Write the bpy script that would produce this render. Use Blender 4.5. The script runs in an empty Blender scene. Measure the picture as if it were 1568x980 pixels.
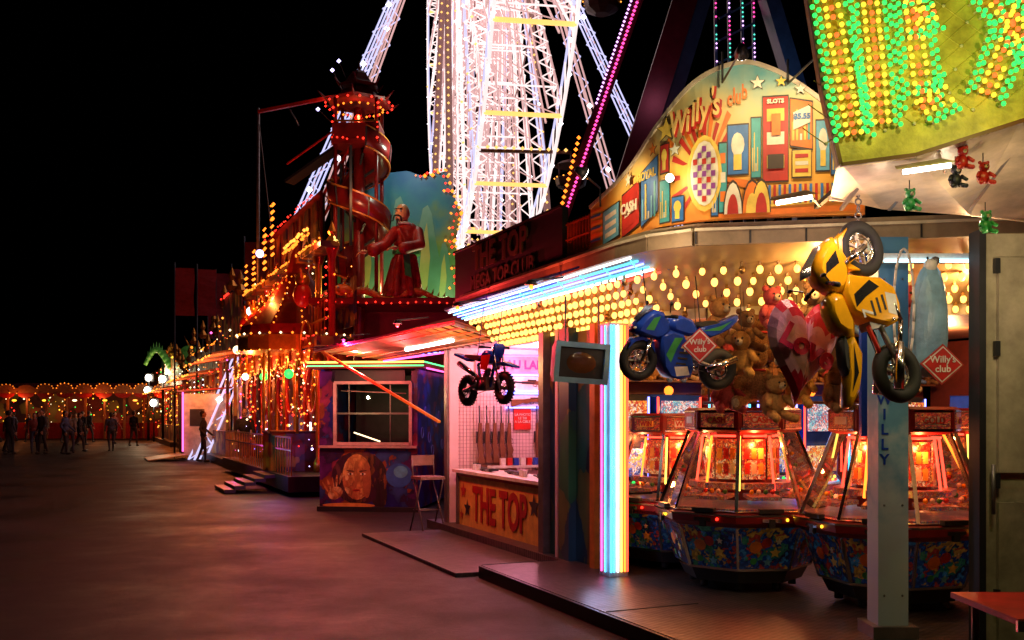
import bpy, math, random
from mathutils import Vector, Matrix, Euler
R = random.Random(7)
sc = bpy.context.scene
V = Vector
# ------------------------------------------------------------------ helpers
class MB:
    def __init__(s): s.v=[]; s.f=[]; s.m=[]; s.mats=[]; s.s=[]; s.M=Matrix()
    def add(s, vs, fs, mat, sm=False):
        if mat not in s.mats: s.mats.append(mat)
        k=s.mats.index(mat); b=len(s.v)
        s.v += [s.M @ V(p) for p in vs]
        for f in fs: s.f.append([b+i for i in f]); s.m.append(k); s.s.append(sm)
    def box(s, c, d, mat, rot=None):
        x,y,z=[q/2 for q in d]
        vs=[V((i*x,j*y,k*z)) for i in(-1,1) for j in(-1,1) for k in(-1,1)]
        if rot is not None:
            E=Euler(rot).to_matrix() if not isinstance(rot,Matrix) else rot
            vs=[E@p for p in vs]
        vs=[p+V(c) for p in vs]
        s.add(vs,[(0,1,3,2),(4,6,7,5),(0,4,5,1),(2,3,7,6),(0,2,6,4),(1,5,7,3)],mat)
    def frame(s,p,q):
        d=(V(q)-V(p)); L=d.length; d=d.normalized() if L>1e-9 else V((0,0,1))
        a=V((0,0,1)) if abs(d.z)<.95 else V((1,0,0))
        x=a.cross(d).normalized(); y=d.cross(x)
        return x,y
    def beam(s,p,q,w,mat,h=None):
        h=h or w; x,y=s.frame(p,q); p=V(p);q=V(q)
        vs=[c+x*(i*w/2)+y*(j*h/2) for c in(p,q) for i,j in((-1,-1),(1,-1),(1,1),(-1,1))]
        s.add(vs,[(3,2,1,0),(4,5,6,7),(0,1,5,4),(1,2,6,5),(2,3,7,6),(3,0,4,7)],mat)
    def tube(s,p,q,r,mat,n=6,r2=None):
        r2=r if r2 is None else r2
        x,y=s.frame(p,q);p=V(p);q=V(q);vs=[]
        for c,rr in((p,r),(q,r2)):
            for i in range(n):
                a=2*math.pi*i/n; vs.append(c+x*math.cos(a)*rr+y*math.sin(a)*rr)
        fs=[(i,(i+1)%n,n+(i+1)%n,n+i) for i in range(n)]
        s.add(vs,fs+[tuple(reversed(range(n))),tuple(range(n,2*n))],mat,n>5)
    def path(s,pts,r,mat,n=6):
        for a,b in zip(pts,pts[1:]): s.tube(a,b,r,mat,n)
    def ball(s,c,r,mat,n=8,m=5,sc=(1,1,1),rot=None):
        E=Euler(rot).to_matrix() if rot else Matrix.Identity(3)
        vs=[];c=V(c)
        for j in range(1,m):
            t=math.pi*j/m
            for i in range(n):
                a=2*math.pi*i/n
                vs.append(c+E@V((r*sc[0]*math.sin(t)*math.cos(a),r*sc[1]*math.sin(t)*math.sin(a),r*sc[2]*math.cos(t))))
        vs.append(c+E@V((0,0,r*sc[2])));vs.append(c+E@V((0,0,-r*sc[2])))
        T=len(vs)-2;fs=[]
        for j in range(m-2):
            for i in range(n): fs.append((j*n+i,(j+1)*n+i,(j+1)*n+(i+1)%n,j*n+(i+1)%n))
        for i in range(n):
            fs.append((T,i,(i+1)%n)); fs.append((T+1,(m-2)*n+(i+1)%n,(m-2)*n+i))
        s.add(vs,fs,mat,True)
    def octa(s,c,r,mat):
        s.ball(c,r,mat,4,2)
    def torus(s,c,ax,R0,r,mat,n=28,m=8):
        x,y=s.frame((0,0,0),ax);ax=V(ax).normalized();c=V(c);vs=[]
        for i in range(n):
            a=2*math.pi*i/n;d=x*math.cos(a)+y*math.sin(a)
            for j in range(m):
                b=2*math.pi*j/m; vs.append(c+d*(R0+r*math.cos(b))+ax*(r*math.sin(b)))
        s.add(vs,[(i*m+j,((i+1)%n)*m+j,((i+1)%n)*m+(j+1)%m,i*m+(j+1)%m) for i in range(n) for j in range(m)],mat,True)
    def lathe(s,prof,n,mat,c=(0,0,0),a0=0,caps=True,sm=False):
        vs=[];c=V(c)
        for r,z in prof:
            for i in range(n):
                a=a0+2*math.pi*i/n; vs.append(c+V((r*math.cos(a),r*math.sin(a),z)))
        fs=[(j*n+i,j*n+(i+1)%n,(j+1)*n+(i+1)%n,(j+1)*n+i) for j in range(len(prof)-1) for i in range(n)]
        if caps: fs+= [tuple(reversed(range(n))),tuple(range((len(prof)-1)*n,len(prof)*n))]
        s.add(vs,fs,mat,sm)
    def poly(s,pts,mat): s.add(pts,[tuple(range(len(pts)))],mat)
    def slab(s,pts,off,mat):
        n=len(pts);o=V(off);vs=[V(p) for p in pts]+[V(p)+o for p in pts]
        s.add(vs,[tuple(reversed(range(n))),tuple(range(n,2*n))]+[(i,(i+1)%n,n+(i+1)%n,n+i) for i in range(n)],mat)
    def shell(s,prof,w,mat,inset=.8,edge=.55):
        """rounded body from a side profile in xz, half width w along y"""
        n=len(prof);cx=sum(p[0] for p in prof)/n;cz=sum(p[1] for p in prof)/n
        for y,k in((-w,inset),(w,inset)):
            f=[(cx+(x-cx)*k,y,cz+(z-cz)*k) for x,z in prof];s.add(f,[tuple(range(n)) if y<0 else tuple(reversed(range(n)))],mat)
        vs=[];st=[(-w,inset),(-w*(.5+.5*edge),(1+inset)/2+.3*(1-inset)),(-w*edge*.7,1),(w*edge*.7,1),(w*(.5+.5*edge),(1+inset)/2+.3*(1-inset)),(w,inset)]
        for y,k in st:
            for x,z in prof: vs.append((cx+(x-cx)*k,y,cz+(z-cz)*k))
        fs=[(j*n+(i+1)%n,j*n+i,(j+1)*n+i,(j+1)*n+(i+1)%n) for j in range(5) for i in range(n)]
        s.add(vs,fs,mat,True)
    def obj(s,name,parent=None):
        me=bpy.data.meshes.new(name);me.from_pydata([tuple(v) for v in s.v],[],s.f)
        for m in s.mats: me.materials.append(m)
        me.polygons.foreach_set('material_index',s.m);me.polygons.foreach_set('use_smooth',s.s)
        me.update();o=bpy.data.objects.new(name,me);sc.collection.objects.link(o)
        if parent: o.parent=parent
        return o
A=math.radians(23.6)
def root(name,loc=(0,0,0),rz=0,rot=None,scale=1):
    e=bpy.data.objects.new(name,None);sc.collection.objects.link(e);e.empty_display_size=.2
    e.location=loc;e.rotation_euler=rot if rot else (0,0,rz);e.scale=(scale,)*3
    return e
def street(name): return root(name,rz=A)
def w2s(x,y): return (x*math.cos(A)+y*math.sin(A), -x*math.sin(A)+y*math.cos(A))
def s2w(t,s): return (t*math.cos(A)-s*math.sin(A), t*math.sin(A)+s*math.cos(A))
def light(parent,loc,col,W,r=.04,kind='POINT',aim=None,ang=90,name='lamp_or_fill_light'):
    l=bpy.data.lights.new(name,kind);l.color=col;l.energy=W;l.shadow_soft_size=r
    o=bpy.data.objects.new(name,l);sc.collection.objects.link(o);o.location=loc;o.parent=parent
    if kind=='SPOT':
        l.spot_size=math.radians(ang);l.spot_blend=.6
        o.rotation_euler=(V(aim)-V(loc)).to_track_quat('-Z','Y').to_euler()
    return o
# ------------------------------------------------------------------ materials
_c={}
def nt(name):
    m=bpy.data.materials.new(name);m.use_nodes=True;t=m.node_tree;return m,t,t.nodes['Principled BSDF']
def paint(name,col,rough=.5,metal=0,var=.25,bump=.15,scale=6,emit=0):
    if name in _c: return _c[name]
    m,t,b=nt(name);N=t.nodes;L=t.links
    tc=N.new('ShaderNodeTexCoord');no=N.new('ShaderNodeTexNoise');no.inputs['Scale'].default_value=scale;no.inputs['Detail'].default_value=8;no.inputs['Roughness'].default_value=.65
    L.new(tc.outputs['Object'],no.inputs['Vector'])
    r=N.new('ShaderNodeValToRGB');r.color_ramp.elements[0].position=.3;r.color_ramp.elements[1].position=.7
    r.color_ramp.elements[0].color=(*[c*(1-var*1.6) if var<.6 else c*.1 for c in col],1);r.color_ramp.elements[1].color=(*[min(1,c*(1+var*.4)) for c in col],1)
    L.new(no.outputs['Fac'],r.inputs['Fac']);L.new(r.outputs['Color'],b.inputs['Base Color'])
    b.inputs['Roughness'].default_value=rough;b.inputs['Metallic'].default_value=metal
    if bump:
        bm=N.new('ShaderNodeBump');bm.inputs['Strength'].default_value=bump;bm.inputs['Distance'].default_value=.01
        L.new(no.outputs['Fac'],bm.inputs['Height']);L.new(bm.outputs['Normal'],b.inputs['Normal'])
    if emit: L.new(r.outputs['Color'],b.inputs['Emission Color']);b.inputs['Emission Strength'].default_value=emit;m.cycles.emission_sampling='NONE'
    _c[name]=m;return m
def glow(name,col,st,sample=False):
    if name in _c: return _c[name]
    m,t,b=nt(name);b.inputs['Base Color'].default_value=(*[c*.5 for c in col],1)
    b.inputs['Emission Color'].default_value=(*col,1);b.inputs['Emission Strength'].default_value=st
    if not sample: m.cycles.emission_sampling='NONE'
    _c[name]=m;return m
def art(name,cols,scale=5,emit=0,rough=.4,stretch=(1,1,1),warp=.3):
    if name in _c: return _c[name]
    m,t,b=nt(name);N=t.nodes;L=t.links
    tc=N.new('ShaderNodeTexCoord');mp=N.new('ShaderNodeMapping');mp.inputs['Scale'].default_value=stretch;L.new(tc.outputs['Object'],mp.inputs['Vector'])
    no=N.new('ShaderNodeTexNoise');no.inputs['Scale'].default_value=scale*1.3;no.inputs['Detail'].default_value=4;L.new(mp.outputs[0],no.inputs['Vector'])
    mx=N.new('ShaderNodeVectorMath');mx.operation='MULTIPLY_ADD';mx.inputs[1].default_value=(warp,)*3;L.new(no.outputs['Color'],mx.inputs[0]);L.new(mp.outputs[0],mx.inputs[2])
    vo=N.new('ShaderNodeTexVoronoi');vo.inputs['Scale'].default_value=scale;L.new(mx.outputs[0],vo.inputs['Vector'])
    sp=N.new('ShaderNodeSeparateColor');L.new(vo.outputs['Color'],sp.inputs[0])
    r=N.new('ShaderNodeValToRGB');cr=r.color_ramp;cr.interpolation='CONSTANT';n=len(cols)
    cr.elements[0].color=(*cols[0],1);cr.elements[1].color=(*cols[1],1);cr.elements[1].position=1/n
    for i in range(2,n):
        e=cr.elements.new(i/n);e.color=(*cols[i],1)
    L.new(sp.outputs[0],r.inputs['Fac'])
    mm=N.new('ShaderNodeMix');mm.data_type='RGBA';mm.blend_type='MULTIPLY';mm.inputs[0].default_value=.8
    r2=N.new('ShaderNodeValToRGB');r2.color_ramp.elements[0].position=0;r2.color_ramp.elements[0].color=(1,1,1,1);r2.color_ramp.elements[1].position=.75;r2.color_ramp.elements[1].color=(.25,.2,.2,1)
    L.new(vo.outputs['Distance'],r2.inputs['Fac']);L.new(r.outputs[0],mm.inputs[6]);L.new(r2.outputs[0],mm.inputs[7])
    L.new(mm.outputs[2],b.inputs['Base Color']);b.inputs['Roughness'].default_value=rough
    if emit: L.new(mm.outputs[2],b.inputs['Emission Color']);b.inputs['Emission Strength'].default_value=emit;m.cycles.emission_sampling='NONE'
    _c[name]=m;return m
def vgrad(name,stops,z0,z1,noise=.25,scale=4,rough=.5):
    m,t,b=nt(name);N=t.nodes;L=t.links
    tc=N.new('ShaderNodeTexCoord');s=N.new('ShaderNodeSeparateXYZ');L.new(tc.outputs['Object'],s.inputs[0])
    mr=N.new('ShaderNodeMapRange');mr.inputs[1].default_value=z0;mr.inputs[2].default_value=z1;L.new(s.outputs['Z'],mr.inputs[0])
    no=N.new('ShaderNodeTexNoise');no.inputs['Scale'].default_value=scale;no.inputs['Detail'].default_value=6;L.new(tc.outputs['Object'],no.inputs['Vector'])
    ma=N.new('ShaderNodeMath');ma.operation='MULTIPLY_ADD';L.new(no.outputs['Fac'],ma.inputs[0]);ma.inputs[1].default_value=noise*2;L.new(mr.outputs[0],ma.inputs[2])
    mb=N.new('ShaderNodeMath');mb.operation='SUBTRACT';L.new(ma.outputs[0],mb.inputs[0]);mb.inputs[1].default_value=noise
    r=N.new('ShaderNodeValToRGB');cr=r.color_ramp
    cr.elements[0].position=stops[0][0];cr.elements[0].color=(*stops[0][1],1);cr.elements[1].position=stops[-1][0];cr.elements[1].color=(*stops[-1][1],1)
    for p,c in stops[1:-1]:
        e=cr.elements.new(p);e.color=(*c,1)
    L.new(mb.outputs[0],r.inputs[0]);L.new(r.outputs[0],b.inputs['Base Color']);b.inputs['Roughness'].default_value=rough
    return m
def glassmat():
    m=bpy.data.materials.new('glass_pane');m.use_nodes=True;t=m.node_tree;N=t.nodes;L=t.links;N.remove(N['Principled BSDF'])
    tr=N.new('ShaderNodeBsdfTransparent');tr.inputs[0].default_value=(.92,.95,.95,1);g=N.new('ShaderNodeBsdfGlossy');g.inputs['Roughness'].default_value=.03
    f=N.new('ShaderNodeFresnel');f.inputs[0].default_value=1.5;mx=N.new('ShaderNodeMixShader')
    L.new(f.outputs[0],mx.inputs[0]);L.new(tr.outputs[0],mx.inputs[1]);L.new(g.outputs[0],mx.inputs[2]);L.new(mx.outputs[0],N['Material Output'].inputs[0]);return m
GLASS=glassmat()
def asphalt():
    m,t,b=nt('asphalt');N=t.nodes;L=t.links
    tc=N.new('ShaderNodeTexCoord')
    n1=N.new('ShaderNodeTexNoise');n1.inputs['Scale'].default_value=.6;n1.inputs['Detail'].default_value=10;n1.inputs['Roughness'].default_value=.7;L.new(tc.outputs['Object'],n1.inputs['Vector'])
    n2=N.new('ShaderNodeTexNoise');n2.inputs['Scale'].default_value=30;n2.inputs['Detail'].default_value=7;n2.inputs['Roughness'].default_value=.8;L.new(tc.outputs['Object'],n2.inputs['Vector'])
    r=N.new('ShaderNodeValToRGB');r.color_ramp.elements[0].position=.38;r.color_ramp.elements[0].color=(.016,.013,.013,1);r.color_ramp.elements[1].position=.66;r.color_ramp.elements[1].color=(.045,.036,.034,1)
    L.new(n1.outputs[0],r.inputs[0])
    mm=N.new('ShaderNodeMix');mm.data_type='RGBA';mm.blend_type='OVERLAY';mm.inputs[0].default_value=.9;L.new(r.outputs[0],mm.inputs[6]);L.new(n2.outputs[0],mm.inputs[7]);L.new(mm.outputs[2],b.inputs['Base Color'])
    rr=N.new('ShaderNodeMapRange');rr.inputs[1].default_value=.35;rr.inputs[2].default_value=.62;rr.inputs[3].default_value=.42;rr.inputs[4].default_value=.68;L.new(n1.outputs[0],rr.inputs[0]);L.new(rr.outputs[0],b.inputs['Roughness'])
    b.inputs['Specular IOR Level'].default_value=.22
    bm=N.new('ShaderNodeBump');bm.inputs['Strength'].default_value=.6;bm.inputs['Distance'].default_value=.02;L.new(n2.outputs[0],bm.inputs['Height']);L.new(bm.outputs[0],b.inputs['Normal'])
    return m
def chequer():
    m,t,b=nt('chequer_plate');N=t.nodes;L=t.links
    tc=N.new('ShaderNodeTexCoord');mp=N.new('ShaderNodeMapping');mp.inputs['Rotation'].default_value=(0,0,.785);mp.inputs['Scale'].default_value=(12,28,1);L.new(tc.outputs['Object'],mp.inputs[0])
    v=N.new('ShaderNodeTexVoronoi');v.inputs['Randomness'].default_value=0;v.inputs['Scale'].default_value=1;L.new(mp.outputs[0],v.inputs['Vector'])
    no=N.new('ShaderNodeTexNoise');no.inputs['Scale'].default_value=9;no.inputs['Detail'].default_value=9;no.inputs['Roughness'].default_value=.75;L.new(tc.outputs['Object'],no.inputs[0])
    r=N.new('ShaderNodeValToRGB');r.color_ramp.elements[0].color=(.07,.05,.05,1);r.color_ramp.elements[1].color=(.24,.18,.17,1);r.color_ramp.elements[0].position=.3;r.color_ramp.elements[1].position=.7;L.new(no.outputs[0],r.inputs[0])
    r3=N.new('ShaderNodeValToRGB');r3.color_ramp.elements[0].position=.18;r3.color_ramp.elements[0].color=(1,1,1,1);r3.color_ramp.elements[1].position=.4;r3.color_ramp.elements[1].color=(.45,.45,.45,1);L.new(v.outputs['Distance'],r3.inputs[0])
    mm=N.new('ShaderNodeMix');mm.data_type='RGBA';mm.blend_type='MULTIPLY';mm.inputs[0].default_value=.7;L.new(r.outputs[0],mm.inputs[6]);L.new(r3.outputs[0],mm.inputs[7]);L.new(mm.outputs[2],b.inputs['Base Color'])
    b.inputs['Metallic'].default_value=.6;b.inputs['Roughness'].default_value=.38
    bm=N.new('ShaderNodeBump');bm.inputs['Strength'].default_value=.9;bm.inputs['Distance'].default_value=.008;bm.invert=True;L.new(v.outputs['Distance'],bm.inputs['Height']);L.new(bm.outputs[0],b.inputs['Normal'])
    return m
def text(parent,name,s,size,mat,org,a=(0,-1,0),up=(0,0,1),ext=.004,off=0,al='CENTER',sx=1,shear=0):
    c=bpy.data.curves.new(name,'FONT');c.body=s;c.size=size;c.extrude=ext;c.offset=off;c.align_x=al;c.align_y='CENTER';c.resolution_u=3;c.shear=shear
    c.materials.append(mat);o=bpy.data.objects.new(name,c);sc.collection.objects.link(o)
    a=V(a).normalized();up=V(up).normalized();n=a.cross(up)
    M=Matrix((a*sx,up,n)).transposed().to_4x4();M.translation=V(org);o.parent=parent;o.matrix_local=M
    return o
def blob(parent,name,parts,mat,vox=.02,it=3):
    b=MB()
    for p in parts:
        if p[0]=='e': b.ball(p[1],1,mat,14,9,p[2],p[3] if len(p)>3 else None)
        else:
            _,a,c,r1,r2=p;b.tube(a,c,r1,mat,12,r2);b.ball(a,r1,mat,12,8);b.ball(c,r2,mat,12,8)
    o=b.obj(name,parent);m=o.modifiers.new('r','REMESH');m.mode='VOXEL';m.voxel_size=vox;m.use_smooth_shade=True
    s=o.modifiers.new('s','SMOOTH');s.iterations=it;s.factor=.5
    return o
def star(c,r,a,up,k=.42):
    a=V(a);up=V(up);c=V(c);return [c+a*(math.sin(i*math.pi/5)*(r if i%2==0 else r*k))+up*(math.cos(i*math.pi/5)*(r if i%2==0 else r*k)) for i in range(10)]
# colours
CREAM=paint('cream_paint',(.62,.55,.42),.45);WHITE=paint('white_paint',(.75,.74,.7),.45);DARK=paint('dark_steel',(.03,.03,.035),.45,.3)
BLACK=paint('black_rubber',(.02,.02,.02),.7);CHROME=paint('chrome',(.8,.8,.8),.15,1,.08,0);RED=paint('red_paint',(.55,.02,.015),.35);DRED=paint('dark_red_paint',(.22,.008,.008),.4)
BLUE=paint('blue_paint',(.015,.06,.48),.25);LBLUE=paint('light_blue_paint',(.22,.48,.7),.45,var=.2);YEL=paint('yellow_paint',(.88,.42,.008),.2,0,.12,.02);GREEN=paint('green_paint',(.04,.32,.08),.35)
GREY=paint('grey_metal',(.22,.2,.2),.4,.6);ORANGE=paint('orange_paint',(.75,.18,.015),.45);BROWN=paint('wood_brown',(.16,.06,.025),.4);GOLDP=paint('gilt_paint',(.65,.26,.03),.3,.7)
GOLD=glow('bulb_gold',(1,.48,.09),3.6);AMBER=glow('bulb_amber',(1,.20,.015),3.0);AMBERF=glow('bulb_amber_far',(1,.32,.04),2.8);REDB=glow('bulb_red',(1,.025,.012),3.2);WW=glow('bulb_warm_white',(1,.75,.4),3.4)
GRB=glow('bulb_green',(.03,.9,.12),1.8);YLB=glow('bulb_yellow',(1,.55,.03),2.4);RDB=glow('bulb_red_near',(1,.10,.02),2.4)
NCY=glow('neon_cyan',(.08,.6,1),3);NWH=glow('neon_white',(.9,.93,1),4);NRD=glow('neon_red',(1,.06,.03),3.4);NOR=glow('neon_orange',(1,.22,.02),3.6);NPK=glow('neon_pink',(1,.10,.45),3.5)
NBL=glow('neon_blue',(.15,.18,1),6);NYL=glow('neon_yellow',(1,.65,.1),3);NGR=glow('neon_green',(.1,1,.25),2.5);TUBE=glow('fluorescent_tube',(1,.93,.8),12,True);SPV=glow('spot_violet',(.6,.5,1),5)
# ------------------------------------------------------------------ world, camera, sky
w=bpy.data.worlds.new('World');sc.world=w;w.use_nodes=True;N=w.node_tree.nodes
sky=N.new('ShaderNodeTexSky');sky.sky_type='NISHITA';sky.sun_disc=False;sky.sun_elevation=math.radians(-4);sky.sun_rotation=math.radians(200)
w.node_tree.links.new(sky.outputs[0],N['Background'].inputs[0]);N['Background'].inputs[1].default_value=.002
cam=bpy.data.cameras.new('camera');co=bpy.data.objects.new('camera',cam);sc.collection.objects.link(co);sc.camera=co
co.location=(0,0,1.6);co.rotation_euler=(math.pi/2,0,0);cam.lens=34.44;cam.sensor_width=36;cam.shift_y=.0925;cam.clip_end=1500
sc.view_settings.view_transform='Standard';sc.view_settings.look='None';sc.view_settings.exposure=0
sl=bpy.data.lights.new('moon','SUN');sl.energy=.004;sl.angle=.01;sl.color=(.7,.8,1);so=bpy.data.objects.new('moon',sl);sc.collection.objects.link(so);so.rotation_euler=(math.radians(40),0,math.radians(200))
b=MB();b.poly([(-500,-60,0),(500,-60,0),(500,900,0),(-500,900,0)],asphalt());b.obj('asphalt_ground')
# ================================================================== ARCADE BOOTH
ar=street('amusement_arcade_booth')
CHK=chequer()
b=MB()
b.slab([(3.58,8.95,.0),(3.58,-1,.0),(10,-1,.0),(10,13.2,.0),(4.45,13.2,.0),(4.45,8.95,.0)],(0,0,.12),CHK)
for s_ in [8.95-2.5*i for i in range(4)]: b.box((4.0,s_,.122),(.82,.007,.006),DARK)
b.box((3.565,3.97,.055),(.03,9.95,.12),DARK)
b.slab([(3.35,12.6,.0),(3.35,9.05,.0),(4.44,9.05,.0),(4.44,12.6,.0)],(0,0,.04),CHK)
b.obj('deck',ar)
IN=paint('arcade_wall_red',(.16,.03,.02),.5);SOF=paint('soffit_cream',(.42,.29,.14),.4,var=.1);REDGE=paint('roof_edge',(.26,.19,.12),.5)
b=MB()
b.box((7.0,9.05,1.3),(4.9,.08,2.36),IN);b.box((9.6,6,1.3),(.08,6.0,2.36),IN)
PT=art('painted_panel_teal',[(.05,.25,.2),(.03,.12,.2),(.3,.35,.1),(.05,.3,.12),(.02,.06,.1)],3,0,.4,(1,1,.5))
b.box((4.62,8.75,1.28),(.1,1.5,2.32),PT)
b.box((4.53,8.95,1.3),(.09,.22,2.36),PT);b.box((4.53,9.5,1.3),(.09,.12,2.36),GREY);b.box((4.52,8.35,1.3),(.06,.1,2.36),ORANGE)
b.obj('walls',ar)
def S3(x,y,z): t,s=w2s(x,y);return (t,s,z)
outer=[(4.6,6.35),(1.3,6.98),(1.02,7.2),(.83,7.55),(-.6,11.2)]
inner=[(4.6,8.0),(2.15,8.15),(1.6,8.35),(1.25,8.75),(-.15,12.0)]
b=MB()
for i in range(4):
    o1,o2,i1,i2=outer[i],outer[i+1],inner[i],inner[i+1]
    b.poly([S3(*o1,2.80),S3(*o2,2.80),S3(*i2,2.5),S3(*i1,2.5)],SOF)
    b.beam(S3(*o1,2.85),S3(*o2,2.85),.08,REDGE,.10);b.beam(S3(*o1,2.91),S3(*o2,2.91),.10,CREAM,.02)
    b.beam(S3(*i1,2.47),S3(*i2,2.47),.05,WHITE,.10)
b.poly([S3(4.6,8.0,2.51),S3(2.15,8.15,2.51),S3(1.6,8.35,2.51),S3(1.25,8.75,2.51),S3(.9,9.4,2.51),(9.6,9.1,2.51),(9.6,2.8,2.51)],paint('ceiling_dark',(.25,.12,.06),.5))
b.slab([S3(4.6,6.35,2.92),S3(1.3,6.98,2.92),S3(1.02,7.2,2.92),S3(.83,7.55,2.92),S3(-.6,11.2,2.92),(5.5,13.2,2.92),(9.7,13.2,2.92),(9.7,2.6,2.92)],(0,0,.04),REDGE)
for i in range(9):
    P=(1.3+.37*i,6.98-.0704*i-.048);b.box(S3(P[0],P[1],2.85),(.012,.006,.09),DARK,(0,0,-A))
b.obj('roof',ar)
b=MB();SOCK=paint('socket_brass',(.5,.3,.1),.3,.8)
def lerp(p,q,k): return tuple(p[i]+(q[i]-p[i])*k for i in range(len(p)))
for i in range(4):
    L=math.dist(outer[i],outer[i+1]);n=max(2,int(L/.135))
    for j in range(n):
        k=(j+.5)/n
        for r_ in range(5):
            q=.24+r_*.175;P=lerp(lerp(outer[i],outer[i+1],k),lerp(inner[i],inner[i+1],k),q);z=2.80-.3*q
            b.tube(S3(P[0],P[1],z-.035),S3(P[0],P[1],z+.0),.014,SOCK,5)
            if R.random()<.03: b.ball(S3(P[0],P[1],z-.06),.026,SOCK,7,5,(1,1,1.25));continue
            b.ball(S3(P[0]+R.uniform(-.006,.006),P[1]+R.uniform(-.006,.006),z-.06),.026*R.uniform(.9,1.1),GOLD,7,5,(1,1,1.25))
b.obj('soffit_bulbs',ar)
b=MB()
for k,(m,dt,dz) in enumerate([(NWH,.0,0),(NCY,.06,-.022),(NBL,.11,-.04),(NCY,.16,-.06),(NWH,.20,-.075),(NRD,.26,-.095)]):
    b.tube((3.80+dt,6.45,2.79+dz),(3.84+dt,10.6,2.77+dz),.009,m,6)
b.slab([(3.76,6.4,2.82),(4.12,6.4,2.71),(4.14,10.65,2.68),(3.80,10.65,2.80)],(0,0,.02),BLUE)
for s_ in [6.5+i*.42 for i in range(10)]: b.tube((3.83,s_,2.775),(4.04,s_+.18,2.70),.006,NCY,5)
b.obj('awning_neon',ar)
b=MB()
b.tube(S3(1.55,7.2,2.765),S3(2.6,7.0,2.765),.02,TUBE);b.tube(S3(1.55,7.35,2.735),S3(2.6,7.15,2.735),.02,TUBE);b.tube(S3(2.9,7.0,2.765),S3(3.9,6.85,2.765),.02,TUBE)
b.obj('fluorescent_tubes',ar)
b=MB();x,y=.94,9.06
b.box(S3(x,y,1.28),(.2,.18,2.32),paint('column_white',(.5,.45,.5),.3))
P=w2s(x,y)
for m,dx in [(NCY,-.085),(NCY,-.055),(NWH,-.015),(NYL,.022),(NOR,.058),(NRD,.085)]:
    b.tube((P[0]+dx,P[1]-.106,.16),(P[0]+dx,P[1]-.106,2.42),.009,m)
for m,dy in [(NCY,-.05),(NPK,.02)]: b.tube((P[0]-.116,P[1]+dy,.16),(P[0]-.116,P[1]+dy,2.42),.008,m)
b.obj('neon_column',ar);light(ar,(P[0]-.35,P[1]-.3,.5),(.5,.6,1),4,.03);light(ar,(P[0]+.3,P[1]-.4,1.0),(1,.3,.06),9,.03)
b=MB()
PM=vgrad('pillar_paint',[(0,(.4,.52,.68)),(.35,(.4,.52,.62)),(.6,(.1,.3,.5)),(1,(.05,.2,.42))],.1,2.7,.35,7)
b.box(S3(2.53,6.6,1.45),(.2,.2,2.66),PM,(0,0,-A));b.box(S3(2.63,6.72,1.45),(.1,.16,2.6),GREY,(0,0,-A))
b.box(S3(2.53,6.6,.16),(.3,.3,.08),GREY,(0,0,-A))
b.box(S3(2.62,6.95,2.1),(.3,.05,1.3),BLUE,(0,0,-A))
for z in(.4,1.0,1.9,2.5):
    for e in(-.06,.06): b.ball(S3(2.53+e,6.498,z),.008,GREY,6,4)
b.obj('front_pillar',ar);text(ar,'pillar_lettering','W\nI\nL\nL\nY',.10,BLUE,S3(2.47,6.495,1.5),a=(math.cos(A),-math.sin(A),0),ext=.002,off=.002)
b=MB();WP_=paint('weathered_panel',(.45,.39,.28),.5,0,.4,.3,3)
b.box(S3(3.05,6.0,1.4),(.34,.1,2.6),WP_,(0,0,-A));b.box(S3(2.845,5.99,1.4),(.04,.14,2.64),DARK,(0,0,-A));b.box(S3(3.07,5.93,.62),(.26,.03,.9),WP_,(0,0,-A));b.box(S3(3.07,5.93,1.9),(.26,.03,1.3),WP_,(0,0,-A))
b.box(S3(3.5,5.9,1.4),(.5,.14,2.7),WP_,(0,0,-A));b.tube(S3(2.9,5.9,1.0),S3(2.9,5.9,1.3),.012,GREY)
for z in(.5,1.2,2.0,2.5): b.box(S3(2.93,5.92,z),(.03,.03,.09),DARK,(0,0,-A))
b.box(S3(2.72,6.4,2.62),(.62,.06,.06),WHITE,(0,0,-A));b.tube(S3(2.42,6.36,2.60),S3(3.0,6.36,2.60),.012,glow('neon_ice',(.4,.8,1),4))
b.obj('end_wall',ar);light(ar,S3(2.75,5.2,2.3),(1,.75,.42),10,.03);light(ar,S3(1.0,6.75,2.76),(1,.7,.42),11,.02);light(ar,S3(1.75,6.0,2.7),(1,.65,.5),8,.02)  # points added to brighten end wall and blue bike, without fixtures
for p,c,W_ in [((2.2,7.0,2.62),(1,.54,.18),20),((3.4,7.2,2.55),(1,.58,.25),22),((1.6,9.2,2.35),(1,.45,.14),28),((3.0,9.3,2.35),(1,.45,.16),40),((4.6,10.3,2.3),(1,.45,.2),45)]:
    light(ar,S3(*p),c,W_)
# ---- roof sign (curved)
sg=root('arcade_roof_sign')
base=[(.66,8.23),(.90,7.68),(1.07,7.2),(1.3,6.95),(1.58,6.85),(1.8,6.8),(2.01,6.76),(2.25,6.73),(2.42,6.72)]
def cat(P,k):
    n=len(P)-1;i=min(int(k),n-1);f=k-i;g=lambda j:V(P[max(0,min(n,j))])
    a,b_,c,d=g(i-1),g(i),g(i+1),g(i+2);return .5*((2*b_)+(-a+c)*f+(2*a-5*b_+4*c-d)*f*f+(-a+3*b_-3*c+d)*f**3)
us=[905,960,1010,1065,1130,1180,1230,1285,1325]   # stations along the board
def su(u):
    for i in range(len(us)-1):
        if u<=us[i+1]: return i+(u-us[i])/(us[i+1]-us[i])
    return len(us)-1
tops=[(3.34,0),(3.50,0),(3.72,0),(3.96,0),(4.06,0),(4.0,0),(3.86,0),(3.66,0),(3.5,0)]
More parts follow.
